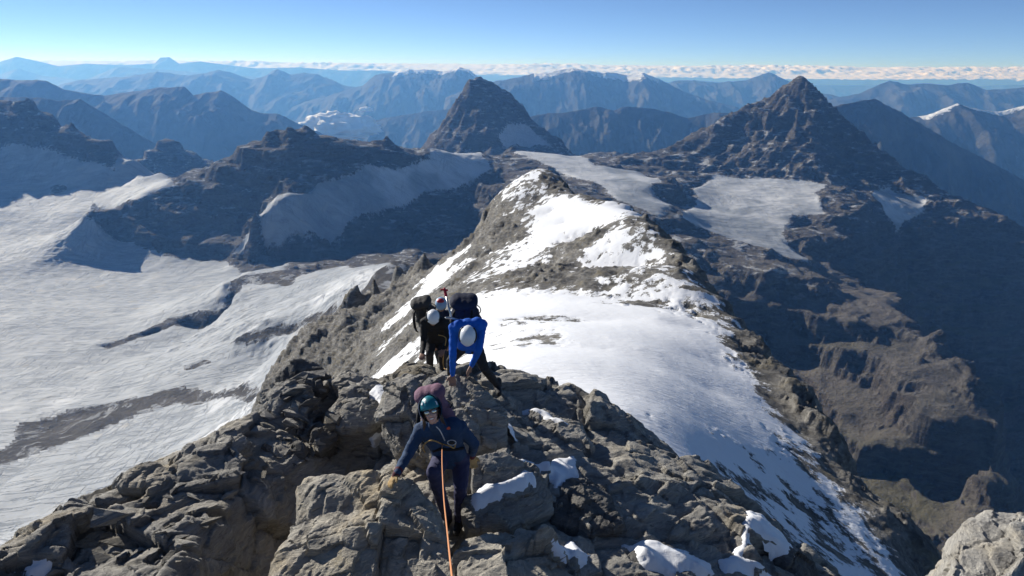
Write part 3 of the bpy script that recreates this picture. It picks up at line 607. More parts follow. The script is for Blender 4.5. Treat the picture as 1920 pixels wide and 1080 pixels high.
fadd([(740, 705, 11.2), (800, 698, 11.4), (870, 706, 10.6), (930, 706, 10.6), (960, 694, 11.0)]); fadd([(800, 690, 12.6), (840, 692, 12.5), (870, 690, 12.4)]); fadd([(800, 685, 13.6), (850, 685, 13.6)])
fadd([(900, 752, 9.6), (930, 738, 9.7), (940, 800, 9.1), (950, 850, 8.6)])
top = [(960, 692, 11.0), (1030, 718, 10.7), (1070, 712, 10.9), (1110, 748, 10.4), (1160, 775, 10.3), (1200, 802, 10.2), (1290, 858, 9.8), (1340, 898, 9.4), (1395, 950, 8.9), (1480, 1008, 8.6), (1600, 1085, 8.2), (1700, 1160, 7.8)]
fadd(top, 30)
for p in chain(top, 60): Fg.append(p + np.array([0.7, 1.2, -1.8])); Fg.append(p + np.array([3.5, 4, -8.5]))
fadd([(985, 770, 9.9), (1080, 800, 9.7), (1180, 850, 9.3), (1260, 900, 8.9), (1340, 950, 8.5)])
fadd([(1000, 855, 8.6), (1080, 880, 8.4), (1150, 930, 8.0), (1240, 980, 7.7), (1330, 1010, 7.6)]); fadd([(1060, 975, 7.5), (1180, 1012, 7.3), (1300, 1040, 7.2), (1380, 1015, 7.6)])
fadd([(990, 905, 8.0), (1045, 1000, 7.1), (1100, 1045, 6.8), (1250, 1075, 6.8), (1400, 1070, 7.1), (1500, 1080, 7.4)])
fadd([(1420, 980, 8.2), (1470, 1030, 8.0)]); fadd([(1000, 1090, 6.3), (860, 1100, 6.3), (700, 1120, 6.0)]); fadd([(400, 1180, 5.4), (900, 1220, 5.2), (1300, 1200, 5.9), (1600, 1200, 6.9)])
for p in [(0, 3.5, -3.2), (-4, 3.5, -4.4), (4, 3.5, -4.6), (0, 16, -9.0), (-3, 15, -9.5), (5, 15, -13)]: Fg.append(np.array(p, float))
Fg = np.array(Fg); HF = RBF(Fg[:, :2], Fg[:, 2], 0.003, 1.0)
BV, BF, _off = [], [], 0
def collect(V, Q):
    global _off
    BV.append(V); BF.extend((Q + _off).tolist()); _off += len(V)
def build_fore():
    ny, nx = 560, 720
    X, Y = fan_grid(3.6, 16.5, ny, -1.0, 1.0, nx)
    V = np.stack([X, Y, HF(X, Y)], -1); Q = grid_quads(ny, nx)
    G = V.reshape(ny, nx, 3); n = np.cross(np.gradient(G, axis=1).reshape(-1, 3), np.gradient(G, axis=0).reshape(-1, 3)); n /= np.linalg.norm(n, axis=1)[:, None]
    d = rock_disp(V, 1.2, 1.0, 0.9) + 0.08 * fbm3(V * 0.8, 3)
    # rubble on the left rib and broken blocks along the edges
    V = V + n * d[:, None]
    me = mesh_np('bedrock_crest', V, Q, False); collect(V, Q[::1])
    link('bedrock_crest', me, M_ROCK, kind='structure')
build_fore()

def hull_rock(pts, vox, amp, size, mat, label, name='boulder', thick=1.0, smooth=1, cat='rock', taper=0.9, extra=()):
    P = [W(*p) for p in pts]; c = np.mean(P, 0)
    down = np.array([0, 0.35, -1.0]); down /= np.linalg.norm(down)
    Q = [c + (p - c) * taper + down * thick for p in P] + [W(*e) for e in extra]
    topc = c + np.array([0, 0, 0.10 * thick ** .5])
    bm = bmesh.new()
    for p in list(P) + Q + [topc]: bm.verts.new(p)
    r = bmesh.ops.convex_hull(bm, input=bm.verts[:])
    bmesh.ops.delete(bm, geom=[g for g in r['geom_interior'] if isinstance(g, bmesh.types.BMVert)], context='VERTS')
    bmesh.ops.recalc_face_normals(bm, faces=bm.faces[:])
    me = bpy.data.meshes.new('tmp'); bm.to_mesh(me); bm.free()
    return finish_rock(me, vox, amp, size, mat, label, name, smooth, cat)
def remeshed(me, vox, smooth, factor=0.5):
    o = bpy.data.objects.new('tmp', me); COL.objects.link(o)
    r = o.modifiers.new('r', 'REMESH'); r.mode = 'VOXEL'; r.voxel_size = vox; r.use_smooth_shade = True
    if smooth:
        s = o.modifiers.new('s', 'SMOOTH'); s.iterations = smooth; s.factor = factor
    dg = bpy.context.evaluated_depsgraph_get(); ev = o.evaluated_get(dg)
    out = bpy.data.meshes.new_from_object(ev, depsgraph=dg)
    bpy.data.objects.remove(o)
    return out
def get_co(me):
    V = np.empty(len(me.vertices) * 3, np.float32); me.vertices.foreach_get('co', V); return V.reshape(-1, 3).astype(float)
def finish_rock(me, vox, amp, size, mat, label, name, smooth, cat, origin=None):
    out = remeshed(me, vox, smooth)
    V = get_co(out); N = np.empty(len(V) * 3, np.float32); out.vertices.foreach_get('normal', N); N = N.reshape(-1, 3)
    V = V + N * (rock_disp(V, amp, size) + 0.045 * size)[:, None]
    q = np.empty(len(out.loops), np.int32); out.loops.foreach_get('vertex_index', q)
    if all(p.loop_total == 4 for p in list(out.polygons)[:50]) and len(q) % 4 == 0: collect(V, q.reshape(-1, 4))
    o0 = V.mean(0); V = V - o0
    out.vertices.foreach_set('co', V.astype(np.float32).ravel()); out.polygons.foreach_set('use_smooth', np.zeros(len(out.polygons), bool)); out.update()
    out.name = name
    o = link(name, out, mat, label=label, category=cat); o.location = o0
    return o

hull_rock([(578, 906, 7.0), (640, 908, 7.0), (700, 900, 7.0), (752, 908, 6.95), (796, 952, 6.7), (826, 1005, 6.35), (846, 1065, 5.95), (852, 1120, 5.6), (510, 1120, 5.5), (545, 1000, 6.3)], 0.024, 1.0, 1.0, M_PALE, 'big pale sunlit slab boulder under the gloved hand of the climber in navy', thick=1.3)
hull_rock([(872, 1024, 6.5), (920, 1000, 6.65), (985, 996, 6.65), (1040, 1030, 6.4), (1085, 1085, 6.1), (1100, 1130, 5.8), (880, 1130, 5.4), (868, 1060, 5.9)], 0.024, 1.0, 1.0, M_PALE, 'pale rough boulder beside the snow-capped one with no snow on it', thick=1.1)
hull_rock([(888, 854, 7.75), (945, 845, 8.0), (1005, 878, 7.9), (1038, 925, 7.65), (1032, 958, 7.4), (960, 988, 7.05), (890, 990, 7.0), (882, 930, 7.3)], 0.024, 0.8, 0.9, M_ROCK, 'rounded grey boulder capped with a cushion of snow', thick=0.9)
hull_rock([(722, 722, 9.5), (760, 702, 9.8), (840, 702, 9.5), (890, 700, 9.35), (916, 730, 9.2), (946, 775, 8.95), (944, 825, 8.6), (880, 850, 8.35), (800, 868, 8.3), (745, 835, 8.6), (716, 780, 9.1)], 0.026, 1.0, 1.0, M_ROCK, 'large grey boulder behind the navy climber, beneath the hands of the climber in blue', thick=1.0, taper=0.75)
hull_rock([(742, 702, 10.8), (758, 683, 11.2), (790, 679, 11.3), (816, 690, 11.2), (812, 716, 10.7), (765, 720, 10.5)], 0.02, 0.7, 0.7, M_TAN, 'yellowish rounded rock below the hand of the climber in black', thick=0.6)
hull_rock([(518, 706, 10.6), (558, 676, 10.9), (585, 680, 11.0), (622, 704, 10.8), (600, 726, 10.4), (540, 722, 10.4)], 0.02, 1.1, 0.8, M_DARK, 'dark jagged block on the very top of the glacier-side outcrop', thick=0.7)
hull_rock([(490, 738, 10.1), (520, 722, 10.3), (565, 730, 10.2), (592, 765, 9.8), (584, 812, 9.4), (530, 818, 9.4), (503, 792, 9.6)], 0.022, 1.3, 0.8, M_ROCK, 'upright layered block at the snowfield end of the rubbly outcrop', thick=0.8)
hull_rock([(618, 716, 10.6), (650, 692, 10.8), (690, 702, 10.8), (710, 720, 10.6), (690, 736, 10.3), (640, 730, 10.3)], 0.02, 0.9, 0.7, M_ROCK, 'wedge of brownish rock beside the upper snow pocket of the outcrop', thick=0.5)
hull_rock([(634, 728, 10.2), (660, 718, 10.3), (690, 736, 10.1), (682, 750, 9.95), (640, 748, 9.95)], 0.016, 0.5, 0.5, M_ROCK, 'smooth flat stone lying between two larger outcrop blocks', thick=0.35)
hull_rock([(612, 765, 9.8), (640, 742, 10.0), (690, 752, 9.95), (714, 782, 9.6), (692, 802, 9.4), (645, 806, 9.35), (614, 792, 9.5)], 0.02, 0.8, 0.8, M_ROCK, 'broad sloping block overhanging the dark hollow of the glacier-side outcrop', thick=0.55)
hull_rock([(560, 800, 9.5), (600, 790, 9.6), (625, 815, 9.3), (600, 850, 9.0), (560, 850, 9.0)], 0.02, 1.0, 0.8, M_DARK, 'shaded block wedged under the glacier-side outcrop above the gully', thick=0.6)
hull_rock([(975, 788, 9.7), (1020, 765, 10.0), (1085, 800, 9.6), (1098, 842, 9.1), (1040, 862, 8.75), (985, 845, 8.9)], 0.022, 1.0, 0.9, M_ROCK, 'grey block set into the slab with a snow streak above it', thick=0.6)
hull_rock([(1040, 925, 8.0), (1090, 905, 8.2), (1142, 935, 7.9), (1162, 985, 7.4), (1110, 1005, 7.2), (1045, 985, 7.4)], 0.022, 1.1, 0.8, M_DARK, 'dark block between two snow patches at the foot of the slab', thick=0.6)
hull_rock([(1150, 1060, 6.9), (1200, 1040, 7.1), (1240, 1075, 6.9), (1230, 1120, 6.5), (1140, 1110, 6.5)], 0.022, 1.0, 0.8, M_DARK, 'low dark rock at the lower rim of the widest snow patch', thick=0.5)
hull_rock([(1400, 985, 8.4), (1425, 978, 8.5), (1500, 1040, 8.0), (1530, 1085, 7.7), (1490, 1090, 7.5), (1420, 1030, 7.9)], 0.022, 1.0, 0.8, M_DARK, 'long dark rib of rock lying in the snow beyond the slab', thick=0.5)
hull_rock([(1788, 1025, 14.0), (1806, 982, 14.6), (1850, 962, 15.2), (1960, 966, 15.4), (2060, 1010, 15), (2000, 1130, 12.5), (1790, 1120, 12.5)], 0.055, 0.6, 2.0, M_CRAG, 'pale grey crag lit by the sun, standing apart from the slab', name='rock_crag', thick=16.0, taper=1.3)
for (u, v, d, w, h, lab) in ((430, 828, 8.75, 34, 26, 'squat grey block on the edge of the rubble slope, nearest the outcrop'), (375, 860, 8.4, 48, 24, 'flat-lying block on the edge of the rubble slope above the snowfield'), (130, 962, 7.35, 48, 22, 'rusty brown block on the edge of the rubble slope'), (265, 895, 7.95, 60, 20, 'long low ledge block on the edge of the rubble slope')):
    hull_rock([(u - w, v + 4, d), (u - w * .4, v - h, d + .15), (u + w * .5, v - h * .8, d + .15), (u + w, v, d), (u + w * .5, v + h, d - .3), (u - w * .5, v + h, d - .3)], 0.02, 0.9, 0.7, M_ROCK, lab, thick=0.35)

# ---- loose stones
def stone_mesh(seed):
    r = np.random.default_rng(seed); bm = bmesh.new()
    for k in range(14): bm.verts.new(r.normal(size=3) * np.array([1, .75, .45]) * .55)
    q = bmesh.ops.convex_hull(bm, input=bm.verts[:]); bmesh.ops.delete(bm, geom=[g for g in q['geom_interior'] if isinstance(g, bmesh.types.BMVert)], context='VERTS')
    bmesh.ops.subdivide_edges(bm, edges=bm.edges[:], cuts=2, use_grid_fill=True); bmesh.ops.triangulate(bm, faces=bm.faces[:])
    P = np.array([v.co for v in bm.verts]); d = 0.16 * fbm3(P * 2.2 + seed, 4)
    for v, k in zip(bm.verts, d): v.co *= 1 + k
    bmesh.ops.recalc_face_normals(bm, faces=bm.faces[:])
    me = bpy.data.meshes.new('stone'); bm.to_mesh(me); bm.free(); me.materials.append([M_ROCK, M_TAN, M_DARK, M_ROCK][seed % 4]); return me
TREE = BVHTree.FromPolygons(np.concatenate(BV).tolist(), BF)
def hit(u, v):
    q = Vector(W(u, v, 1.0)).normalized(); r = TREE.ray_cast(Vector((0, 0, 0)), q); return r[0], r[1]
STONES = [stone_mesh(i) for i in range(8)]
rs = random.Random(5)
def scatter(n, poly, s0, s1, label, group):
    us = [p[0] for p in poly]; vs_ = [p[1] for p in poly]; k = 0; PA = np.array(poly, float)
    while k < n:
        u = rs.uniform(min(us), max(us)); v = rs.uniform(min(vs_), max(vs_))
        if poly_sd(PA, np.array([u]), np.array([v]))[0] < 0: continue
        loc, nor = hit(u, v); k += 1
        if loc is None or loc.y > 14 or nor.z < 0.15: continue
        s = s0 * (s1 / s0) ** (rs.random() ** 1.8)
        si = rs.randrange(8); hue = ('grey', 'ochre-tinted', 'dark', 'grey')[si % 4]; big = 'tiny' if s < 0.08 else 'small' if s < 0.13 else 'fist-thick' if s < 0.18 else 'block-sized'
        o = link('loose_stone', STONES[si], None, label=f'{big} {hue} {label}', category='stone', group=f'{big} {hue} {group}')
        o.location = loc + nor * s * 0.04; o.rotation_euler = (rs.uniform(-.5, .5), rs.uniform(-.5, .5), rs.uniform(0, 6.28)); o.scale = (s, s * rs.uniform(.7, 1.1), s * rs.uniform(.7, 1.1))
scatter(75, [(505, 735), (560, 700), (640, 715), (700, 735), (620, 800), (600, 830), (560, 880), (520, 850), (500, 790)], 0.045, 0.22, 'loose angular stone in the rubble of the glacier-side outcrop', 'loose stones on the glacier-side outcrop')
scatter(120, [(60, 1010), (250, 920), (420, 840), (520, 800), (560, 830), (480, 890), (400, 960), (330, 1060), (150, 1080), (40, 1060)], 0.045, 0.19, 'loose angular stone on the rubble slope above the snowfield', 'loose stones on the rubble slope')

# ---- snow lying in the hollows
def largest_piece(Q):
    lab = {}
    def find(a):
        while lab.setdefault(a, a) != a: lab[a] = lab[lab[a]]; a = lab[a]
        return a
    for q in Q.tolist():
        r = find(q[0])
        for k in q[1:]: lab[find(k)] = r
    roots = np.array([find(q[0]) for q in Q.tolist()])
    if len(roots) == 0: return Q
    u_, n_ = np.unique(roots, return_counts=True); return Q[roots == u_[n_.argmax()]]
def snow_patch(poly, thick, label, res=0.03):
    pts = []
    for u, v in poly:
        loc, n = hit(u, v)
        if loc is not None and loc.y < 16: pts.append((loc.x, loc.y))
    P = np.array(pts); x0, y0 = P.min(0) - .06; x1, y1 = P.max(0) + .06
    nx, ny = int((x1 - x0) / res) + 2, int((y1 - y0) / res) + 2
    X, Y = np.meshgrid(np.linspace(x0, x1, nx), np.linspace(y0, y1, ny))
    jx = X + .11 * fbm2(X * 4, Y * 4, 4, .6); jy = Y + .11 * fbm2(X * 4 + 9, Y * 4, 4, .6)
    sd = poly_sd(P, jx, jy); zs = np.full(X.shape, np.nan)
    zt = max(TREE.ray_cast(Vector((p[0], p[1], 0.0)), Vector((0, 0, -1)))[0].z for p in pts) + 0.5
    for i in range(ny):
        for j in range(nx):
            if sd[i, j] > -0.09:
                r = TREE.ray_cast(Vector((X[i, j], Y[i, j], zt)), Vector((0, 0, -1)))[0]
                if r is not None: zs[i, j] = r.z
    m = np.isfinite(zs); z0 = np.where(m, zs, 0.0); zz = z0.copy(); wgt = m.astype(float)
    for k in range(14):
        a = np.pad(zz * wgt, 1); b = np.pad(wgt, 1)
        s = sum(a[1 + i:a.shape[0] - 1 + i, 1 + j:a.shape[1] - 1 + j] for i in (-1, 0, 1) for j in (-1, 0, 1)); t = sum(b[1 + i:b.shape[0] - 1 + i, 1 + j:b.shape[1] - 1 + j] for i in (-1, 0, 1) for j in (-1, 0, 1))
        zz = np.where(m, s / np.maximum(t, 1e-6), 0)
    dome = 1 - np.exp(-np.clip(sd + 0.02, 0, None) / 0.09)
    top = np.where(sd > 0, np.maximum(zz, z0 * .6 + zz * .4), z0) + thick * dome + 0.02 * fbm2(X * 4, Y * 4, 3) * dome - 0.05 * (1 - dome)
    Q = grid_quads(ny, nx); zq = top.ravel()[Q]; ok = m.ravel()[Q].all(1) & (zq.max(1) - zq.min(1) < 3.6 * res); Q = Q[ok]
    Q = largest_piece(Q)
    if len(Q) < 12: return
    used, inv = np.unique(Q, return_inverse=True)
    V = np.stack([X.ravel(), Y.ravel(), top.ravel()], -1)[used]; o0 = V.mean(0)
    o = link('snow_patch', mesh_np('snow_patch', V - o0, inv.reshape(-1, 4)), M_SNOW, label=label, category='snow'); o.location = o0
snow_patch([(872, 945), (905, 915), (960, 895), (998, 882), (1008, 905), (985, 925), (935, 940), (885, 980), (872, 985)], 0.07, 'cushion of snow lying on top of the rounded boulder beside the boots')
snow_patch([(965, 852), (1010, 868), (1075, 852), (1088, 890), (1065, 900), (1045, 920), (1020, 885), (970, 868)], 0.09, 'snow patch between the snow-capped boulder and the slab, partly in sun')
snow_patch([(1030, 988), (1065, 1010), (1112, 1040), (1105, 1060), (1060, 1062), (1035, 1030)], 0.09, 'shaded snow tongue between the dark block and the pale snow-free boulder')
snow_patch([(1165, 1020), (1225, 1008), (1290, 1035), (1335, 1060), (1340, 1085), (1250, 1085), (1200, 1060)], 0.10, 'wide shaded snow patch at the foot of the big slab')
snow_patch([(1395, 960), (1420, 965), (1450, 990), (1490, 1030), (1480, 1045), (1420, 1020), (1400, 1040), (1470, 1085), (1350, 1085), (1345, 1050), (1385, 1020)], 0.09, 'forked snow patch round the dark rib at the slab end')
hull_rock([(690, 738, 10.15), (706, 718, 10.6), (726, 726, 10.5), (722, 752, 9.9), (700, 772, 9.75)], 0.02, 0.35, 0.15, M_SNOW, 'small snow pocket high between the outcrop and the large boulder', name='snow_patch', thick=0.35, cat='snow', smooth=6)
hull_rock([(678, 816, 9.55), (702, 792, 9.85), (720, 788, 9.9), (722, 808, 9.6), (700, 824, 9.4)], 0.02, 0.35, 0.15, M_SNOW, 'small snow pocket low between the outcrop and the large boulder', name='snow_patch', thick=0.3, cat='snow', smooth=6)
snow_patch([(770, 938), (800, 928), (802, 950), (780, 948)], 0.06, 'little snow remnant behind the hand-hold slab')
snow_patch([(940, 768), (952, 765), (962, 800), (972, 830), (958, 835), (945, 820), (950, 795)], 0.05, 'thin upright snow streak in the crack beside the large boulder')
snow_patch([(975, 765), (1010, 765), (1060, 785), (1078, 805), (1062, 802), (1010, 778), (975, 772)], 0.05, 'narrow snow streak running above the block in the slab')
snow_patch([(40, 1055), (75, 1040), (100, 1035), (105, 1070), (85, 1085), (45, 1085)], 0.06, 'small broken snow patch low on the rubble slope')
# ------------------------------------------------------------------ climbers
def cloth(name, col, rough=0.8, bump=0.006, sc=14, spec=0.25, var=0.25):
    m = NT(name); tc = m.node('ShaderNodeTexCoord').outputs['Object']
    n = m.noise(tc, sc, 5, 0.6, 0.8); w = m.noise(m.mapping(tc, (1, 1, 3.0)), sc * 1.3, 3, 0.5, 1.5); f = m.noise(tc, 260, 2, 0.5)
    c = m.mix(n, tuple(x * (1 - var) for x in col), tuple(min(1, x * (1 + var)) for x in col))
    return m.done(c, rough, m.bump(m.math('ADD', m.math('ADD', n, w), m.math('MULTIPLY', f, 0.05)), bump, 0.8), spec)
def plain(name, col, rough=0.5, spec=0.4, metal=0.0):
    m = NT(name); tc = m.node('ShaderNodeTexCoord').outputs['Object']; n = m.noise(tc, 25, 4, 0.6)
    m.b.inputs['Metallic'].default_value = metal
    return m.done(m.mix(n, tuple(x * .9 for x in col), tuple(min(1, x * 1.08) for x in col)), rough, None, spec)
K = dict(navy=cloth('navy_jacket', (0.022, 0.05, 0.11)), navyleg=cloth('navy_trousers', (0.038, 0.039, 0.088)), sunleg=cloth('sunlit_trousers', (0.19, 0.17, 0.33)), blue=cloth('blue_fleece', (0.008, 0.105, 0.50), bump=0.004),  # lavender tone puts sunlight on the trousers into the colour; unused
         black=cloth('black_jacket', (0.018, 0.017, 0.018)), dgrey=cloth('charcoal_trousers', (0.032, 0.030, 0.031)), skin=plain('skin', (0.58, 0.34, 0.26), 0.55), tanskin=plain('tanned_skin', (0.33, 0.18, 0.12), 0.6), glove=cloth('leather_glove', (0.45, 0.30, 0.13), 0.7),
         cuff=cloth('maroon_cuff', (0.09, 0.02, 0.03)), boot=cloth('boot', (0.03, 0.03, 0.033), 0.7), sole=plain('rubber_sole', (0.012, 0.012, 0.013), 0.8), teal=plain('teal_shell', (0.012, 0.17, 0.21), 0.35), white=plain('white_shell', (0.74, 0.76, 0.78), 0.3),
         pale=plain('pale_blue_shell', (0.28, 0.40, 0.54), 0.4), red=plain('red_plastic', (0.5, 0.03, 0.04), 0.45), mauve=cloth('mauve_pack', (0.19, 0.10, 0.145), var=0.15), npack=cloth('navy_pack', (0.017, 0.022, 0.048)), gpack=cloth('grey_pack', (0.05, 0.048, 0.046)), strap=cloth('webbing', (0.012, 0.012, 0.014), bump=0.002),
         frame=plain('black_frame', (0.01, 0.01, 0.011), 0.3), lens=plain('mirror_lens', (0.62, 0.60, 0.50), 0.12, 0.6, 0.85), teeth=plain('teeth', (0.8, 0.78, 0.72), 0.4), lip=plain('lips', (0.42, 0.13, 0.12), 0.5), hair=plain('brown_hair', (0.06, 0.035, 0.02), 0.6),
         orange=plain('orange_print', (0.75, 0.12, 0.05), 0.6), wprint=plain('white_print', (0.72, 0.74, 0.76), 0.6), metal=plain('metal', (0.45, 0.46, 0.48), 0.3, 0.5, 0.9), zipw=plain('zip_cord', (0.55, 0.56, 0.58), 0.6))

def rope_material():
    m = NT('rope_sheath'); tc = m.node('ShaderNodeTexCoord').outputs['UV']
    w = m.node('ShaderNodeTexWave'); m.link(m.mapping(tc, (1, 1, 1), (0, 0, 0.6)), w.inputs[0]); w.inputs['Scale'].default_value = 40
    return m.done(m.mix(w.outputs['Fac'], (0.62, 0.27, 0.12), (0.80, 0.42, 0.20)), 0.7, None, 0.2)
M_ROPE = rope_material(); M_TANROPE = cloth('tan_rope', (0.40, 0.25, 0.09), bump=0.002, sc=60)

def ring_mesh(bm, path, radii, seg=14, cap=True):
    """closed tube along a path with a radius at every point"""
    path = [Vector(p) for p in path]; rings = []; n = len(path); prev = None
    for i, p in enumerate(path):
        t = (path[min(i + 1, n - 1)] - path[max(i - 1, 0)]).normalized()
        a = prev - t * prev.dot(t) if prev is not None else t.orthogonal(); a.normalize(); prev = a; b = t.cross(a)
        rings.append([bm.verts.new(p + (a * math.cos(2 * math.pi * k / seg) + b * math.sin(2 * math.pi * k / seg)) * radii[i]) for k in range(seg)])
    for r, s in zip(rings[:-1], rings[1:]):
        for k in range(seg): bm.faces.new((r[k], r[(k + 1) % seg], s[(k + 1) % seg], s[k]))
    if cap:
        bm.faces.new(rings[0][::-1]); bm.faces.new(rings[-1])
def capsule(bm, a, b, ra, rb):
    a = Vector(a); b = Vector(b); t = (b - a).normalized(); P, Rr = [], []
    for k in range(5): th = math.pi / 2 * (1 - k / 5.0) ; P.append(a - t * ra * math.sin(th)); Rr.append(max(ra * math.cos(th), 0.0008))
    for k in range(1, 5): P.append(a.lerp(b, k / 5)); Rr.append(ra + (rb - ra) * k / 5)
    for k in range(6): th = math.pi / 2 * k / 5.0; P.append(b + t * rb * math.sin(th)); Rr.append(max(rb * math.cos(th), 0.0008))
    ring_mesh(bm, P, Rr, 14)
def ball(bm, c, axes):
    """ellipsoid; axes are three vectors"""
    M = Matrix((axes[0], axes[1], axes[2])).transposed().to_4x4(); M.translation = Vector(c)
    bmesh.ops.create_uvsphere(bm, u_segments=20, v_segments=14, radius=1.0, matrix=M)
def to_mesh(bm, name, smooth=True):
    bmesh.ops.recalc_face_normals(bm, faces=bm.faces[:])
    me = bpy.data.meshes.new(name); bm.to_mesh(me); bm.free()
    if smooth: me.polygons.foreach_set('use_smooth', np.ones(len(me.polygons), bool))
    return me
def seg_dist(P, a, b, ra, rb):
    a = np.array(a); b = np.array(b); e = b - a; t = np.clip(((P - a) @ e) / (e @ e + 1e-12), 0, 1)
    return np.linalg.norm(P - a - t[:, None] * e, axis=1) - (ra + (rb - ra) * t)
def local(me, root):
    V = get_co(me) - np.array(root.location); me.vertices.foreach_set('co', V.astype(np.float32).ravel()); me.update(); return me
def child(root, name, me, mat, parent=None):
    local(me, root); o = link(name, me, mat, parent or root); return o

def hand_segs(wrist, dirn, palm_n, side, L=0.185):
    """palm, four unequal bent fingers and a thumb from the side of the palm"""
    w = Vector(wrist); d = Vector(dirn).normalized(); n = Vector(palm_n); n = (n - d * n.dot(d)).normalized(); s = d.cross(n) * side
    S = []; pe = w + d * 0.085
    for k in (-1, 0, 1): S.append((w + s * k * 0.016, pe + s * k * 0.026, 0.021, 0.017))
    for k, (off, ln) in enumerate(((-0.036, 0.068), (-0.012, 0.082), (0.012, 0.078), (0.036, 0.060))):
        b = pe + s * off; m = b + (d + s * off * 5).normalized() * ln * 0.5 + n * 0.004; e = m + (d * 0.8 + s * off * 5 + n * 0.55).normalized() * ln * 0.5
        S.append((b - d * 0.02, m, 0.0125, 0.0115)); S.append((m, e, 0.0115, 0.0095))
    b = w + d * 0.03 - s * 0.03; m = b + (d * 0.55 - s * 0.85).normalized() * 0.045; e = m + (d * 0.95 - s * 0.3 + n * 0.35).normalized() * 0.035
    S.append((b, m, 0.015, 0.013)); S.append((m, e, 0.013, 0.011))
    return S
def make_person(label, J, face, up, mats, vox=0.012, build=1.0, glove=False, hands=(None, None), boots=True, group=None):
    """J: world joints; face/up: head axes; returns the root empty. The body is one remeshed surface."""
    V_ = {k: Vector(v) for k, v in J.items()}
    segs = []   # a, b, ra, rb, zone
    def S(a, b, ra, rb, z): segs.append((Vector(a), Vector(b), ra, rb, z))
    hipc = (V_['hipL'] + V_['hipR']) / 2; shc = (V_['shL'] + V_['shR']) / 2
    k = build
    mid = hipc.lerp(shc, 0.5); ax = (V_['shL'] - V_['shR']).normalized()
    for sgn, hs, ss in ((1, 'hipL', 'shL'), (-1, 'hipR', 'shR')):
        h = hipc + (V_[hs] - hipc) * 0.75; s_ = shc + (V_[ss] - shc) * 0.62
        m_ = mid + ax * sgn * 0.072
        S(h, m_, 0.108 * k, 0.104 * k, 'hip'); S(m_, s_, 0.106 * k, 0.112 * k, 'jacket'); S(s_, V_[ss], 0.10 * k, 0.076 * k, 'jacket')
    S(mid, shc, 0.11 * k, 0.11 * k, 'jacket'); S(hipc, mid, 0.11 * k, 0.108 * k, 'jacket')
    S(shc + (V_['neck'] - shc) * 0.2, V_['neck'], 0.08 * k, 0.062, 'jacket')
    for q in ('L', 'R'):
        S(V_['sh' + q], V_['el' + q], 0.066 * k, 0.052 * k, 'jacket'); S(V_['el' + q], V_['wr' + q], 0.052 * k, 0.036 * k, 'jacket')
        S(V_['hip' + q], V_['kn' + q], 0.098 * k, 0.070 * k, 'leg'); S(V_['kn' + q], V_['an' + q], 0.070 * k, 0.052 * k, 'leg')
        t = V_['toe' + q]; a = V_['an' + q]; dn = Vector((0, 0, -0.055)); fw = (t - a); fw.z = 0; fw.normalize()
        S(a + Vector((0, 0, 0.06)), a + dn * 0.6, 0.058, 0.056, 'boot'); S(a + dn * 0.8 - fw * 0.04, a + dn * 0.9 + fw * 0.10, 0.05, 0.047, 'boot'); S(a + dn * 0.9 + fw * 0.08, a + dn * 1.05 + fw * 0.17, 0.047, 0.036, 'boot')
        hd = hands[0 if q == 'L' else 1]
        dirn = hd[0] if hd else (V_['wr' + q] - V_['el' + q]); pn = hd[1] if hd else (0, 0, -1)
        for (a_, b_, ra, rb) in hand_segs(V_['wr' + q], dirn, pn, 1 if q == 'L' else -1): S(a_, b_, ra, rb, 'hand')
        if glove: S(V_['wr' + q] - (V_['wr' + q] - V_['el' + q]).normalized() * 0.05, V_['wr' + q] + Vector(dirn).normalized() * 0.015, 0.044, 0.040, 'cuff')
    f = Vector(face).normalized(); u = Vector(up); u = (u - f * u.dot(f)).normalized(); r = f.cross(u); hc = V_['head']
    S(V_['neck'], hc - u * 0.05 - f * 0.015, 0.058, 0.056, 'skin'); S(V_['neck'] - u * 0.02, V_['neck'].lerp(hc - u * 0.08 - f * 0.02, 0.55), 0.078, 0.070, 'jacket')
    bm = bmesh.new()
    for (a, b, ra, rb, z) in segs: capsule(bm, a, b, ra, rb)
    ball(bm, hc + u * 0.02 - f * 0.012, (r * 0.077, f * 0.095, u * 0.105)); ball(bm, hc - u * 0.045 + f * 0.025, (r * 0.060, f * 0.066, u * 0.068))
    ball(bm, hc - u * 0.098 + f * 0.062, (r * 0.024, f * 0.020, u * 0.018)); capsule(bm, hc + u * 0.01 + f * 0.078, hc - u * 0.030 + f * 0.104, 0.010, 0.015)
    for sg in (-1, 1): ball(bm, hc + r * sg * 0.036 - u * 0.030 + f * 0.064, (r * 0.024, f * 0.02, u * 0.02)); ball(bm, hc + r * sg * 0.078 - f * 0.01 - u * 0.008, (r * 0.010, f * 0.020, u * 0.032))
    me = remeshed(to_mesh(bm, 'tmp'), vox, 3)
    P = get_co(me); cen = np.empty(len(me.polygons) * 3, np.float32); me.polygons.foreach_get('center', cen); cen = cen.reshape(-1, 3).astype(float)
    zones = ['jacket', 'leg', 'boot', 'skin', 'hand', 'cuff', 'hip']
    D = np.full((len(zones), len(cen)), 1e9)
    for (a, b, ra, rb, z) in segs: zi = zones.index(z); D[zi] = np.minimum(D[zi], seg_dist(cen, a, b, ra, rb))
    hd_ = np.linalg.norm(cen - np.array(hc), axis=1) - 0.10; D[3] = np.minimum(D[3], hd_)
    zi = D.argmin(0)
    hipz = np.array(hipc.lerp(shc, 0.12)); axis = np.array((shc - hipc).normalized())
    low = ((cen - hipz) @ axis) < 0
    slot = {'jacket': 0, 'leg': 1, 'boot': 2, 'skin': 3, 'hand': 4, 'cuff': 5}
    idx = np.array([slot.get(zones[i], 0) for i in zi]); idx = np.where((zi == 6) | (zi == 0), np.where(low & (zi == 6), 1, 0), idx)
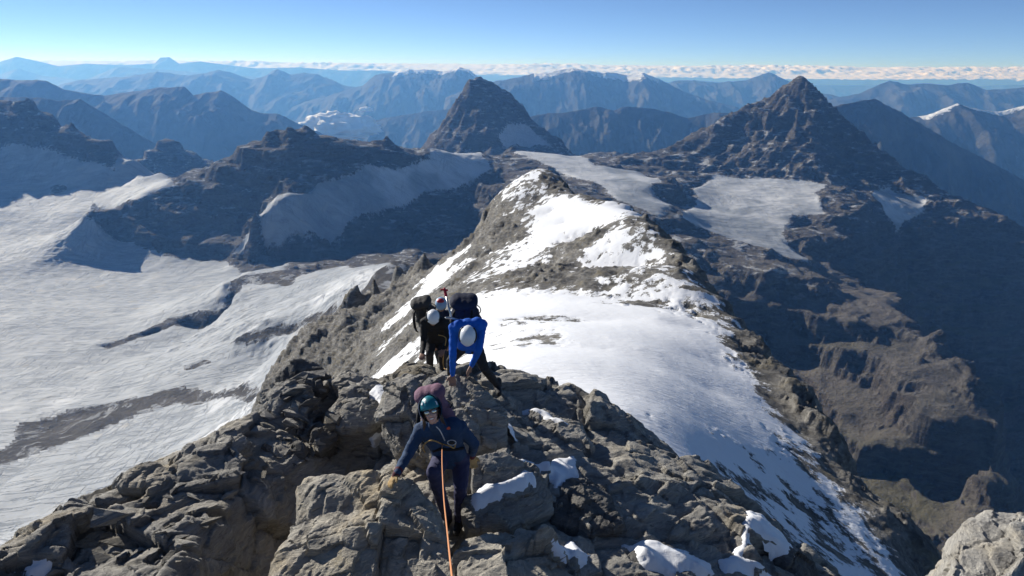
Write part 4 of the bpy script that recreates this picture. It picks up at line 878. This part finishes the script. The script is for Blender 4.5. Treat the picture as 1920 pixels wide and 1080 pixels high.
    # folds in the cloth
    N = np.empty(len(P) * 3, np.float32); me.vertices.foreach_get('normal', N); N = N.reshape(-1, 3)
    hdv = np.linalg.norm(P - np.array(hc), axis=1) > 0.17
    fold = 0.007 * (1 - 2 * np.abs(noise3(P[:, 0] * 9, P[:, 1] * 9, P[:, 2] * 15))) + 0.004 * fbm3(P * 26, 3)
    hv = np.min([seg_dist(P, a, b, ra, rb) for (a, b, ra, rb, z) in segs if z == 'hand'], axis=0) > 0.02
    P = P + N * (fold * hdv * hv)[:, None]
    me.vertices.foreach_set('co', P.astype(np.float32).ravel())
    root = empty('person', hipc, label=label, category='climber')
    if group: root['group'] = group
    me.name = 'body'; o = child(root, 'body', me, [mats[x] for x in ('jacket', 'leg', 'boot', 'skin', 'hand', 'cuff')])
    me.polygons.foreach_set('material_index', idx.astype(np.int32)); me.polygons.foreach_set('use_smooth', np.ones(len(idx), bool)); me.update()
    return root, dict(f=f, u=u, r=r, hc=hc, hipc=hipc, shc=shc)
def helmet(root, H, mat, shell=1.0, marks=True, dark=True):
    """climbing helmet: shell with rim, vents and chin straps"""
    f, u, r, hc = H['f'], H['u'], H['r'], H['hc']
    bm = bmesh.new(); c = hc + u * 0.046 - f * 0.012
    n1, n2 = 28, 12; rows = []
    for i in range(n2 + 1):
        th = math.pi / 2 * i / n2 * 1.06; row = []
        for j in range(n1):
            ph = 2 * math.pi * j / n1; cf, sf = math.cos(ph), math.sin(ph)
            k = math.sin(th); z = math.cos(th)
            ridge = 1 + 0.02 * math.cos(ph * 6) * k
            row.append(bm.verts.new(c + r * sf * 0.110 * k * ridge * shell + f * cf * (0.136 if cf > 0 else 0.140) * k * ridge * shell + u * (z * 0.125 * shell - (0.018 * max(0, -cf) * k))))
        rows.append(row)
    for a, b in zip(rows[:-1], rows[1:]):
        for j in range(n1): bm.faces.new((a[j], a[(j + 1) % n1], b[(j + 1) % n1], b[j]))
    inner = [bm.verts.new(c + (v.co - c) * 0.90) for v in rows[-1]]
    for j in range(n1): bm.faces.new((rows[-1][j], rows[-1][(j + 1) % n1], inner[(j + 1) % n1], inner[j]))
    bmesh.ops.remove_doubles(bm, verts=bm.verts[:], dist=0.0005)
    he = child(root, 'helmet', to_mesh(bm, 'helmet'), mat)
    for sg in (-1, 1):
        bm = bmesh.new()
        ring_mesh(bm, [c + r * sg * 0.098 + f * 0.03 - u * 0.005, hc + r * sg * 0.082 - u * 0.05 + f * 0.03, hc - u * 0.115 + f * 0.045], [0.006] * 3, 8)
        child(root, 'chin_strap', to_mesh(bm, 'chin_strap'), K['strap'], he)
    if dark:
        for sg in (-1, 1):
            bm = bmesh.new()
            pts = [c + (f * math.cos(t) * 0.132 + r * sg * math.sin(t) * 0.1105 + u * 0.03) * 1.0 for t in np.linspace(0.9, 2.5, 9)]
            ring_mesh(bm, pts, [0.012] * 9, 8)
            child(root, 'vent', to_mesh(bm, 'vent'), K['frame'], he)
    return he, c
def pack(label, base, up, out, w, h, t, mat, lidmat=None, seed=1, straps=None):
    """rucksack: stuffed body, rounded lid, side compression straps, shoulder straps"""
    up = Vector(up).normalized(); out = Vector(out); out = (out - up * out.dot(up)).normalized(); r = up.cross(out); b = Vector(base)
    root = empty('backpack', b, label=label, category='backpack')
    bm = bmesh.new()
    for k in range(6):
        z = h * (0.10 + 0.72 * k / 5); ww = w * (0.40 + 0.07 * math.sin(k * .9)); tt = t * (0.42 + 0.06 * math.sin(k * 1.1 + 1))
        for sx in (-1, 1): ball(bm, b + up * z + r * sx * ww * 0.45 + out * t * 0.5, (r * ww * 0.62, out * tt * 1.05, up * h * 0.16))
    me = remeshed(to_mesh(bm, 'tmp'), 0.014, 4); P = get_co(me); N = np.empty(len(P) * 3, np.float32); me.vertices.foreach_get('normal', N); N = N.reshape(-1, 3)
    P = P + N * (0.014 * (1 - 2 * np.abs(noise3(P[:, 0] * 8 + seed, P[:, 1] * 8, P[:, 2] * 11))) + 0.006 * fbm3(P * 22, 3))[:, None]
    me.vertices.foreach_set('co', P.astype(np.float32).ravel()); me.name = 'pack_body'; child(root, 'pack_body', me, mat)
    bm = bmesh.new()
    for sx in (-1, 0, 1): ball(bm, b + up * h * 0.90 + r * sx * w * 0.2 + out * t * 0.48, (r * w * 0.28, out * t * 0.56, up * h * 0.125))
    me = remeshed(to_mesh(bm, 'tmp'), 0.014, 4); P = get_co(me); P[:] += 0.008 * np.stack([fbm3(P * 14 + i * 9, 2) for i in range(3)], 1)
    me.vertices.foreach_set('co', P.astype(np.float32).ravel()); me.name = 'top_lid'; child(root, 'top_lid', me, lidmat or mat)
    for z in (0.35, 0.62):
        bm = bmesh.new(); pts = [b + up * h * z + r * w * 0.53 * math.cos(a) + out * (t * 0.5 + t * 0.56 * math.sin(a)) for a in np.linspace(-0.4, math.pi + 0.4, 22)]
        ring_mesh(bm, pts, [0.008] * 22, 8); child(root, 'compression_strap', to_mesh(bm, 'compression_strap'), K['strap'])
    for sx in (-1, 1):
        bm = bmesh.new(); pts = [b + up * h * z + r * sx * w * (0.28 + dx) - out * o_ for z, dx, o_ in ((0.80, 0, 0.0), (0.84, .02, 0.10), (0.72, .06, 0.20), (0.55, .10, 0.24), (0.38, .14, 0.20), (0.22, .18, 0.10))]
        ring_mesh(bm, pts, [0.014, 0.022, 0.024, 0.022, 0.016, 0.010], 8); child(root, 'shoulder_strap', to_mesh(bm, 'shoulder_strap'), K['strap'])
    return root, b, up, out, r
def rope_obj(name, pts, rad, mat, label, cat='rope', n=90, parent=None, root=None):
    P = [Vector(p) for p in pts]; Q = []
    for i in range(len(P) - 1):   # Catmull-Rom through the points
        p0 = P[max(i - 1, 0)]; p1 = P[i]; p2 = P[i + 1]; p3 = P[min(i + 2, len(P) - 1)]
        for k in range(max(2, n // (len(P) - 1))):
            t = k / max(2, n // (len(P) - 1)); Q.append(0.5 * ((2 * p1) + (p2 - p0) * t + (2 * p0 - 5 * p1 + 4 * p2 - p3) * t * t + (3 * p1 - p0 - 3 * p2 + p3) * t ** 3))
    Q.append(P[-1]); bm = bmesh.new(); ring_mesh(bm, Q, [rad] * len(Q), 10)
    me = to_mesh(bm, name)
    if parent is not None: return child(root, name, me, mat, parent)
    V = get_co(me); o0 = V.mean(0); me.vertices.foreach_set('co', (V - o0).astype(np.float32).ravel()); me.update()
    o = link(name, me, mat, label=label, category=cat); o.location = o0; return o
def surf(u, v, d, lift=0.0, tol=0.7):
    """world point at this pixel on the rock if rock is near that depth, else at depth d"""
    loc, n = hit(u, v); p = WV(u, v, d)
    if loc is not None and abs(loc.y - d) < tol: p = loc + (Vector((0, 0, 0)) - loc).normalized() * lift + Vector((0, 0, lift * .5))
    return p
def smooth_foot(p):
    r = TREE.ray_cast(Vector((p[0], p[1], p[2] + 1.0)), Vector((0, 0, -1)))[0]
    return r
# ---- climber in navy, looking up, one hand on the slab
hr = surf(735, 914, 6.95, 0.03); hl = surf(888, 874, 7.3, 0.03, 0.5)
dd = 0.0
fl = smooth_foot(W(856, 985, 7.25)); flz = fl.z if fl is not None and abs(fl.z + 5.0) < 0.5 else -5.05
aL = WV(862, 975, 7.32); aR = WV(838, 960, 7.34); aL.z = flz + 0.12; aR.z = flz + 0.13
cam_dir = lambda p: (Vector((0, 0, 0)) - Vector(p)).normalized()
head = WV(808, 772, 7.05)
J = dict(head=head, neck=WV(819, 800, 7.18), shL=WV(862, 802, 7.30), shR=WV(790, 806, 7.20), elR=WV(764, 853, 7.05), wrR=hr + Vector((0.05, 0.03, 0.13)), elL=WV(889, 832, 7.40), wrL=hl + Vector((-0.02, 0.02, 0.12)),
         hipL=WV(864, 862, 7.46), hipR=WV(828, 860, 7.42), knL=WV(864, 912, 7.26), knR=WV(813, 886, 6.98), anL=aL, anR=aR, toeL=aL + Vector((-0.03, -0.2, -0.04)), toeR=aR + Vector((-0.04, -0.2, -0.02)))
fdir = cam_dir(head) + Vector((-0.05, 0, -0.10)); up_h = Vector((-0.16, -0.30, 0.94))
p1, H = make_person('climber in navy with teal helmet and sunglasses, smiling up beside the pale slab', J, fdir, up_h, dict(jacket=K['navy'], leg=K['navyleg'], boot=K['boot'], skin=K['skin'], hand=K['glove'], cuff=K['cuff']), vox=0.0105, build=1.08, glove=True,
                    hands=((Vector((0.1, -0.25, -0.75)), Vector((0.2, -0.6, -0.4))), (Vector((-0.45, -0.55, -0.55)), Vector((0.1, -0.2, -1.0)))))
f, u, r, hc = H['f'], H['u'], H['r'], H['hc']
he, hcen = helmet(p1, H, K['teal'], 1.0, dark=False)
def decal(root, parent, name, c, n, upv, pts, mat, th=0.003):
    n = Vector(n).normalized(); upv = Vector(upv); upv = (upv - n * upv.dot(n)).normalized(); rr = upv.cross(n); bm = bmesh.new()
    a = [bm.verts.new(Vector(c) + rr * x + upv * y + n * th) for x, y in pts]; b = [bm.verts.new(Vector(c) + rr * x + upv * y - n * th) for x, y in pts]
    bm.faces.new(a); bm.faces.new(b[::-1])
    for i in range(len(a)): bm.faces.new((a[i], b[i], b[(i + 1) % len(a)], a[(i + 1) % len(a)]))
    return child(root, name, to_mesh(bm, name, False), mat, parent)
def on_shell(a, e):   # point and normal on the helmet shell at azimuth a from the front, elevation e
    d = f * math.cos(a) * math.cos(e) * 0.137 + r * math.sin(a) * math.cos(e) * 0.111 + u * math.sin(e) * 0.126
    n = f * math.cos(a) * math.cos(e) / 0.137 + r * math.sin(a) * math.cos(e) / 0.111 + u * math.sin(e) / 0.126
    return hcen + d, n.normalized()
for (a, e, pts) in ((0.35, 0.62, [(0, 0.016), (0.010, 0), (0, -0.016), (-0.010, 0)]), (0.75, 0.5, [(-.012, .014), (.012, .012), (.012, -.014), (-.012, -.012)]), (-0.85, 0.25, [(-.004, .026), (.010, .020), (.010, -.020), (-.006, -.012)])):
    c_, n_ = on_shell(a, e); decal(p1, he, 'printed_mark', c_, n_, u, pts, K['wprint'])
# hood drawn round the back of the helmet
bm = bmesh.new(); rows = []
for i in range(13):
    th = math.radians(8 + 150 * i / 12); row = []
    for j in range(17):
        ph = math.radians(-118 + 236 * j / 16) + math.pi
        row.append(bm.verts.new(hc + u * (0.035 + 0.150 * math.cos(th)) - f * 0.018 + (f * math.cos(ph) * 0.160 + r * math.sin(ph) * 0.128) * math.sin(th)))
    rows.append(row)
for a_, b_ in zip(rows[:-1], rows[1:]):
    for j in range(16): bm.faces.new((a_[j], a_[j + 1], b_[j + 1], b_[j]))
bmesh.ops.solidify(bm, geom=bm.faces[:], thickness=0.008)
child(p1, 'hood', to_mesh(bm, 'hood'), K['navy'])
# sunglasses, mouth, hair strands
bm = bmesh.new(); e0 = hc + u * 0.006 + f * 0.088
sg_pts = [(r * sx * (0.034 + 0.028 * math.cos(t)) + u * (0.020 * math.sin(t))) for sx in (1,) for t in np.linspace(0, 2 * math.pi, 17)]
for sx in (-1, 1):
    ring_mesh(bm, [e0 + r * sx * (0.035 + 0.029 * math.cos(t)) + u * 0.022 * math.sin(t) - f * 0.016 * abs(0.035 + 0.029 * math.cos(t)) / 0.05 for t in np.linspace(0, 2 * math.pi, 21)], [0.0042] * 21, 8)
    ring_mesh(bm, [e0 + r * sx * 0.064 - f * 0.02 + u * 0.008, hc + r * sx * 0.084 - f * 0.0 + u * 0.012], [0.004, 0.004], 8)
ring_mesh(bm, [e0 - r * 0.008 + u * 0.008, e0 + f * 0.004 + u * 0.011, e0 + r * 0.008 + u * 0.008], [0.004] * 3, 8)
sgl = child(p1, 'sunglasses', to_mesh(bm, 'sunglasses'), K['frame'])
for sx in (-1, 1):
    bm = bmesh.new(); ball(bm, e0 + r * sx * 0.035 - f * 0.012, (r * 0.029, f * 0.008, u * 0.022)); child(p1, 'lens', to_mesh(bm, 'lens'), K['lens'], sgl)
mc = hc - u * 0.062 + f * 0.086
def arc(w, h0, h1, y0): return [(w * t, y0 + h0 * (1 - t * t)) for t in np.linspace(-1, 1, 11)] + [(w * t, y0 + h1 * (1 - t * t)) for t in np.linspace(1, -1, 11)][1:-1]
decal(p1, None, 'lips', mc, f - u * 0.15, u, arc(0.031, 0.004, -0.022, 0.004), K['lip'], 0.007)
decal(p1, None, 'teeth', mc + f * 0.003, f - u * 0.15, u, arc(0.026, 0.000, -0.013, 0.002), K['teeth'], 0.0065)
for sx in (-1, 1):
    bm = bmesh.new()
    for k in range(4): ring_mesh(bm, [hc + r * sx * (0.074 + .004 * k) + f * (0.03 - .012 * k) - u * 0.01, hc + r * sx * (0.084 + .005 * k) + f * (0.025 - .01 * k) - u * 0.07, hc + r * sx * (0.080 + .012 * k) + f * (0.04 - .01 * k) - u * (0.13 + 0.015 * k)], [0.009, 0.010, 0.003], 7)
    child(p1, 'hair', to_mesh(bm, 'hair'), K['hair'])
# chest print, zip cord, harness with tie-in loop
def front(uu, vv, d0):   # nearest surface point of the body along the pixel's ray
    b_ = [o for o in p1.children if o.name.startswith('body')][0]; T = BVHTree.FromPolygons([Vector(v) for v in (get_co(b_.data) + np.array(p1.location)).tolist()], [list(p.vertices) for p in b_.data.polygons])
    q = Vector(W(uu, vv, 1.0)).normalized(); h = T.ray_cast(Vector((0, 0, 0)), q)
    return (h[0], h[1]) if h[0] is not None else (WV(uu, vv, d0), -q)
c_, n_ = front(841, 803, 7.1); decal(p1, None, 'chest_print', c_, n_, u, [(-.016, .008), (.0, .016), (.018, .012), (.02, -.012), (-.004, -.016), (-.02, -.008)], K['orange'], 0.006)
zp = [front(a, b, 7.1)[0] + cam_dir(head) * 0.006 for a, b in ((818, 800), (824, 806), (829, 815), (834, 826))]
rope_obj('zip_cord', zp, 0.006, K['zipw'], '', parent=p1, root=p1)
wl_ = [front(a, b, 7.2)[0] + cam_dir(head) * 0.012 for a, b in ((812, 846), (826, 842), (840, 843), (856, 842), (868, 840))]
rope_obj('harness_belt', wl_, 0.018, K['strap'], '', parent=p1, root=p1)
knot = front(829, 832, 7.1)[0] + cam_dir(head) * 0.035
rope_obj('tie_in_loop', [front(797, 848, 7.2)[0] + cam_dir(head) * .05, WV(793, 838, 7.12), WV(800, 829, 7.05), WV(812, 826, 7.02), knot, WV(842, 836, 7.03), WV(851, 840, 7.05), WV(854, 833, 7.08)], 0.0075, M_TANROPE, '', parent=p1, root=p1)
bm = bmesh.new(); ball(bm, WV(847, 830, 7.06), (Vector((.035, 0, 0)), Vector((0, .02, .0)), Vector((0, 0, .025)))); child(p1, 'belay_device', to_mesh(bm, 'belay_device'), K['frame'])
bm = bmesh.new(); c_ = WV(847, 830, 7.0); ring_mesh(bm, [c_ + Vector((0.045 * math.cos(t), 0, 0.030 * math.sin(t))) for t in np.linspace(0, 2 * math.pi, 17)], [0.0055] * 17, 8); child(p1, 'carabiner', to_mesh(bm, 'carabiner'), K['metal'])
axis = (H['shc'] - H['hipc']).normalized()
pack('mauve rucksack with rounded lid on the back of the climber in navy', H['hipc'] + axis * 0.08 + Vector((-0.07, 0.10, 0.05)), axis + Vector((-0.22, 0.20, 0.62)), Vector((0, 1, 0.15)), 0.38, 0.70, 0.26, K['mauve'], seed=3)

# ---- climber in the blue fleece, bent over both hands
o = 0.25
h1 = surf(849, 722, 9.15, 0.03, 0.6); h2 = surf(880, 706, 9.3, 0.03, 0.6)
def foot_at(u_, v_, d):
    p = surf(u_, v_, d, 0.0, 0.6); q = smooth_foot(p); z = q.z if q is not None and abs(q.z - p.z) < 0.4 else p.z
    return Vector((p.x, p.y, z + 0.11))
aR_ = foot_at(933, 735, 9.8); aL_ = foot_at(846, 706, 10.0)
head = WV(877, 632, 8.75 + o)
J = dict(head=head, neck=WV(878, 612, 8.95 + o), shR=WV(851, 614, 8.95 + o), shL=WV(904, 608, 8.98 + o), elR=WV(849, 664, 8.80 + o), wrR=h1 + Vector((0.0, 0.02, 0.13)), elL=WV(898, 655, 8.85 + o), wrL=h2 + Vector((0.03, 0.04, 0.13)),
         hipR=WV(866, 650, 9.55 + o), hipL=WV(894, 652, 9.5 + o), knR=WV(846, 676, 9.45 + o), knL=WV(908, 690, 9.4 + o), anR=aL_, anL=aR_, toeR=aL_ + Vector((0, -.2, -.03)), toeL=aR_ + Vector((0.03, -.2, -.03)))
fd = Vector((-0.05, -0.42, -0.90)); ud = cam_dir(head) + Vector((0, 0, 0.25))
p2, H2 = make_person('climber in bright blue top and white helmet, bent over with both hands on the rock', J, fd, ud, dict(jacket=K['blue'], leg=K['dgrey'], boot=K['boot'], skin=K['tanskin'], hand=K['tanskin'], cuff=K['blue']), vox=0.0115, build=0.92,
                     hands=((Vector((-0.45, -0.35, -0.75)), Vector((0, -0.5, -0.8))), (Vector((0.0, -0.3, -0.9)), Vector((0, -0.6, -0.6)))))
helmet(p2, H2, K['white'], 1.0)
ax2 = (H2['shc'] - H2['hipc']).normalized(); bk = Vector((0, 0.45, 0.9))
root, b, up_, out, rr = pack('navy rucksack on the back of the climber in the blue top', H2['hipc'] + ax2 * 0.02 + bk * 0.12 + Vector((-0.05, 0, 0)), ax2 + Vector((-0.08, 0.25, 0.55)), bk, 0.42, 0.62, 0.30, K['npack'], seed=8)
axr = empty('ice_axe', b - rr * 0.2 + out * 0.12, label='ice axe with a red grip strapped beside the navy rucksack', category='ice axe')
a0 = WV(846, 596, 9.0 + o); a1 = WV(836, 553, 9.2 + o)
bm = bmesh.new(); ring_mesh(bm, [a0, a0.lerp(a1, .5), a1], [0.013, 0.014, 0.013], 10); child(axr, 'shaft', to_mesh(bm, 'shaft'), K['metal'])
bm = bmesh.new(); dxa = (a1 - a0).normalized(); capsule(bm, a1 - dxa * 0.01, a1 + dxa * 0.09, 0.022, 0.018); capsule(bm, a1 + dxa * .07 - Vector((.05, 0, -.01)), a1 + dxa * .07 + Vector((.03, 0, 0)), 0.010, 0.016); child(axr, 'grip', to_mesh(bm, 'grip'), K['red'])
bm = bmesh.new(); capsule(bm, a0, a0 + Vector((0.10, 0.02, -0.03)), 0.016, 0.006); capsule(bm, a0, a0 - Vector((0.07, 0.0, 0.0)), 0.016, 0.014); child(axr, 'axe_head', to_mesh(bm, 'axe_head'), K['metal'])

# ---- climber in black behind, one hand on the yellowish rock
h3 = surf(789, 681, 11.2, 0.03, 0.6); D0 = 11.6
f3 = smooth_foot(W(815, 690, 12.0)); z3 = (f3.z if f3 is not None and abs(f3.z + 5.1) < 0.8 else -5.1) + 0.1
a1_ = WV(806, 690, 12.0); a1_.z = z3; a2_ = WV(830, 690, 12.1); a2_.z = z3
head = WV(812, 598, D0)
J = dict(head=head, neck=WV(812, 600, D0 + .18), shR=WV(796, 604, D0 + .12), shL=WV(836, 606, D0 + .18), elR=WV(794, 642, D0 + .0), wrR=h3 + Vector((0.02, 0.06, 0.13)), elL=WV(842, 636, D0 + .05), wrL=WV(832, 655, D0 - .15),
         hipR=WV(808, 640, D0 + .42), hipL=WV(828, 641, D0 + .45), knR=WV(806, 662, D0 + .2), knL=WV(829, 664, D0 + .25), anR=a1_, anL=a2_, toeR=a1_ + Vector((0, -.2, -.03)), toeL=a2_ + Vector((0, -.2, -.03)))
p3, H3 = make_person('climber all in black with a white helmet, head down behind the blue one', J, Vector((0.1, -0.72, -0.68)), cam_dir(head) * 0.7 + Vector((0.05, 0, 0.55)), dict(jacket=K['black'], leg=K['dgrey'], boot=K['boot'], skin=K['tanskin'], hand=K['tanskin'], cuff=K['black']), vox=0.014, build=1.0)
helmet(p3, H3, K['white'], 1.0)
ax3 = (H3['shc'] - H3['hipc']).normalized()
pack('dark grey rucksack on the back of the climber in black', H3['hipc'] + ax3 * 0.05 + Vector((-0.10, 0.12, 0.10)), ax3 + Vector((-0.40, 0.15, 0.35)), Vector((-0.1, 0.8, 0.5)), 0.40, 0.62, 0.30, K['gpack'], seed=12)
rope_obj('climbing_rope', [WV(822, 628, D0 - .02), WV(836, 634, D0 - .1), WV(833, 655, D0 - .12), WV(831, 680, D0 - .05), WV(834, 692, D0 - .2), WV(842, 690, 10.4), WV(856, 668, 9.75)], 0.008, M_TANROPE, 'tan rope hanging between the climber in black and the one in blue')
# ---- fourth climber, almost hidden
D1 = 13.0; f4 = smooth_foot(W(830, 688, D1 + .2)); z4 = (f4.z if f4 is not None and abs(f4.z + 5.4) < 1.2 else -5.4) + 0.1
head = WV(827, 573, D1); hz = head.z
def at4(u_, dz, dy=0.0): p = WV(u_, 573, D1 + dy); p.z = hz + dz; return p
a4, b4 = at4(822, z4 - hz, .2), at4(832, z4 - hz, .25)
J = dict(head=head, neck=at4(827, -.15, .06), shR=at4(809, -.24, .12), shL=at4(845, -.24, .12), elR=at4(808, -.5, .0), wrR=at4(813, -.68, -.15), elL=at4(846, -.5, .0), wrL=at4(840, -.68, -.15), hipR=at4(819, -.72, .2), hipL=at4(835, -.72, .2),
         knR=at4(820, (z4 - hz) * .6 - .3, .1), knL=at4(834, (z4 - hz) * .6 - .3, .1), anR=a4, anL=b4, toeR=a4 + Vector((0, -.2, -.03)), toeL=b4 + Vector((0, -.2, -.03)))
p4, H4 = make_person('climber with a pale blue helmet almost hidden behind the other two', J, Vector((0, -0.8, -0.6)), Vector((0, -0.4, 0.9)), dict(jacket=K['npack'], leg=K['dgrey'], boot=K['boot'], skin=K['tanskin'], hand=K['tanskin'], cuff=K['npack']), vox=0.016)
h4, c4 = helmet(p4, H4, K['pale'], 1.0, dark=False)
bm = bmesh.new(); ball(bm, c4 + H4['u'] * 0.09 + H4['f'] * 0.01, (H4['r'] * 0.07, H4['f'] * 0.06, H4['u'] * 0.042)); child(p4, 'red_patch', to_mesh(bm, 'red_patch'), K['red'], h4)

# ---- rope from the navy climber's harness up to the photographer
rope_obj('climbing_rope', [knot, WV(829, 870, 6.4), WV(832, 930, 5.2), WV(839, 1000, 3.9), WV(848, 1085, 2.75), WV(862, 1200, 1.7), Vector((0.02, 0.45, -0.75))], 0.0055, M_ROPE, 'taut orange rope running down from the photographer to the harness in navy', n=120)
# ------------------------------------------------------------------ air
def build_haze():
    hz = NT('haze'); hz.n.remove(hz.b)
    pv = hz.node('ShaderNodeVolumePrincipled'); pv.inputs['Color'].default_value = (0.17, 0.44, 1.0, 1); pv.inputs['Density'].default_value = 6.0e-5
    pv.inputs['Absorption Color'].default_value = (1, 1, 1, 1); pv.inputs['Anisotropy'].default_value = 0.25
    hz.link(pv.outputs[0], hz.n['Material Output'].inputs['Volume'])
    bm = bmesh.new(); bmesh.ops.create_cube(bm, size=1.0)
    for v in bm.verts:
        v.co = Vector(((v.co.x) * 222000, -5000 if v.co.y < 0 else 30000, -1702 if v.co.z < 0 else 170))
    me = bpy.data.meshes.new('haze'); bm.to_mesh(me); bm.free()
    link('haze', me, hz.m, kind='stuff')
build_haze()
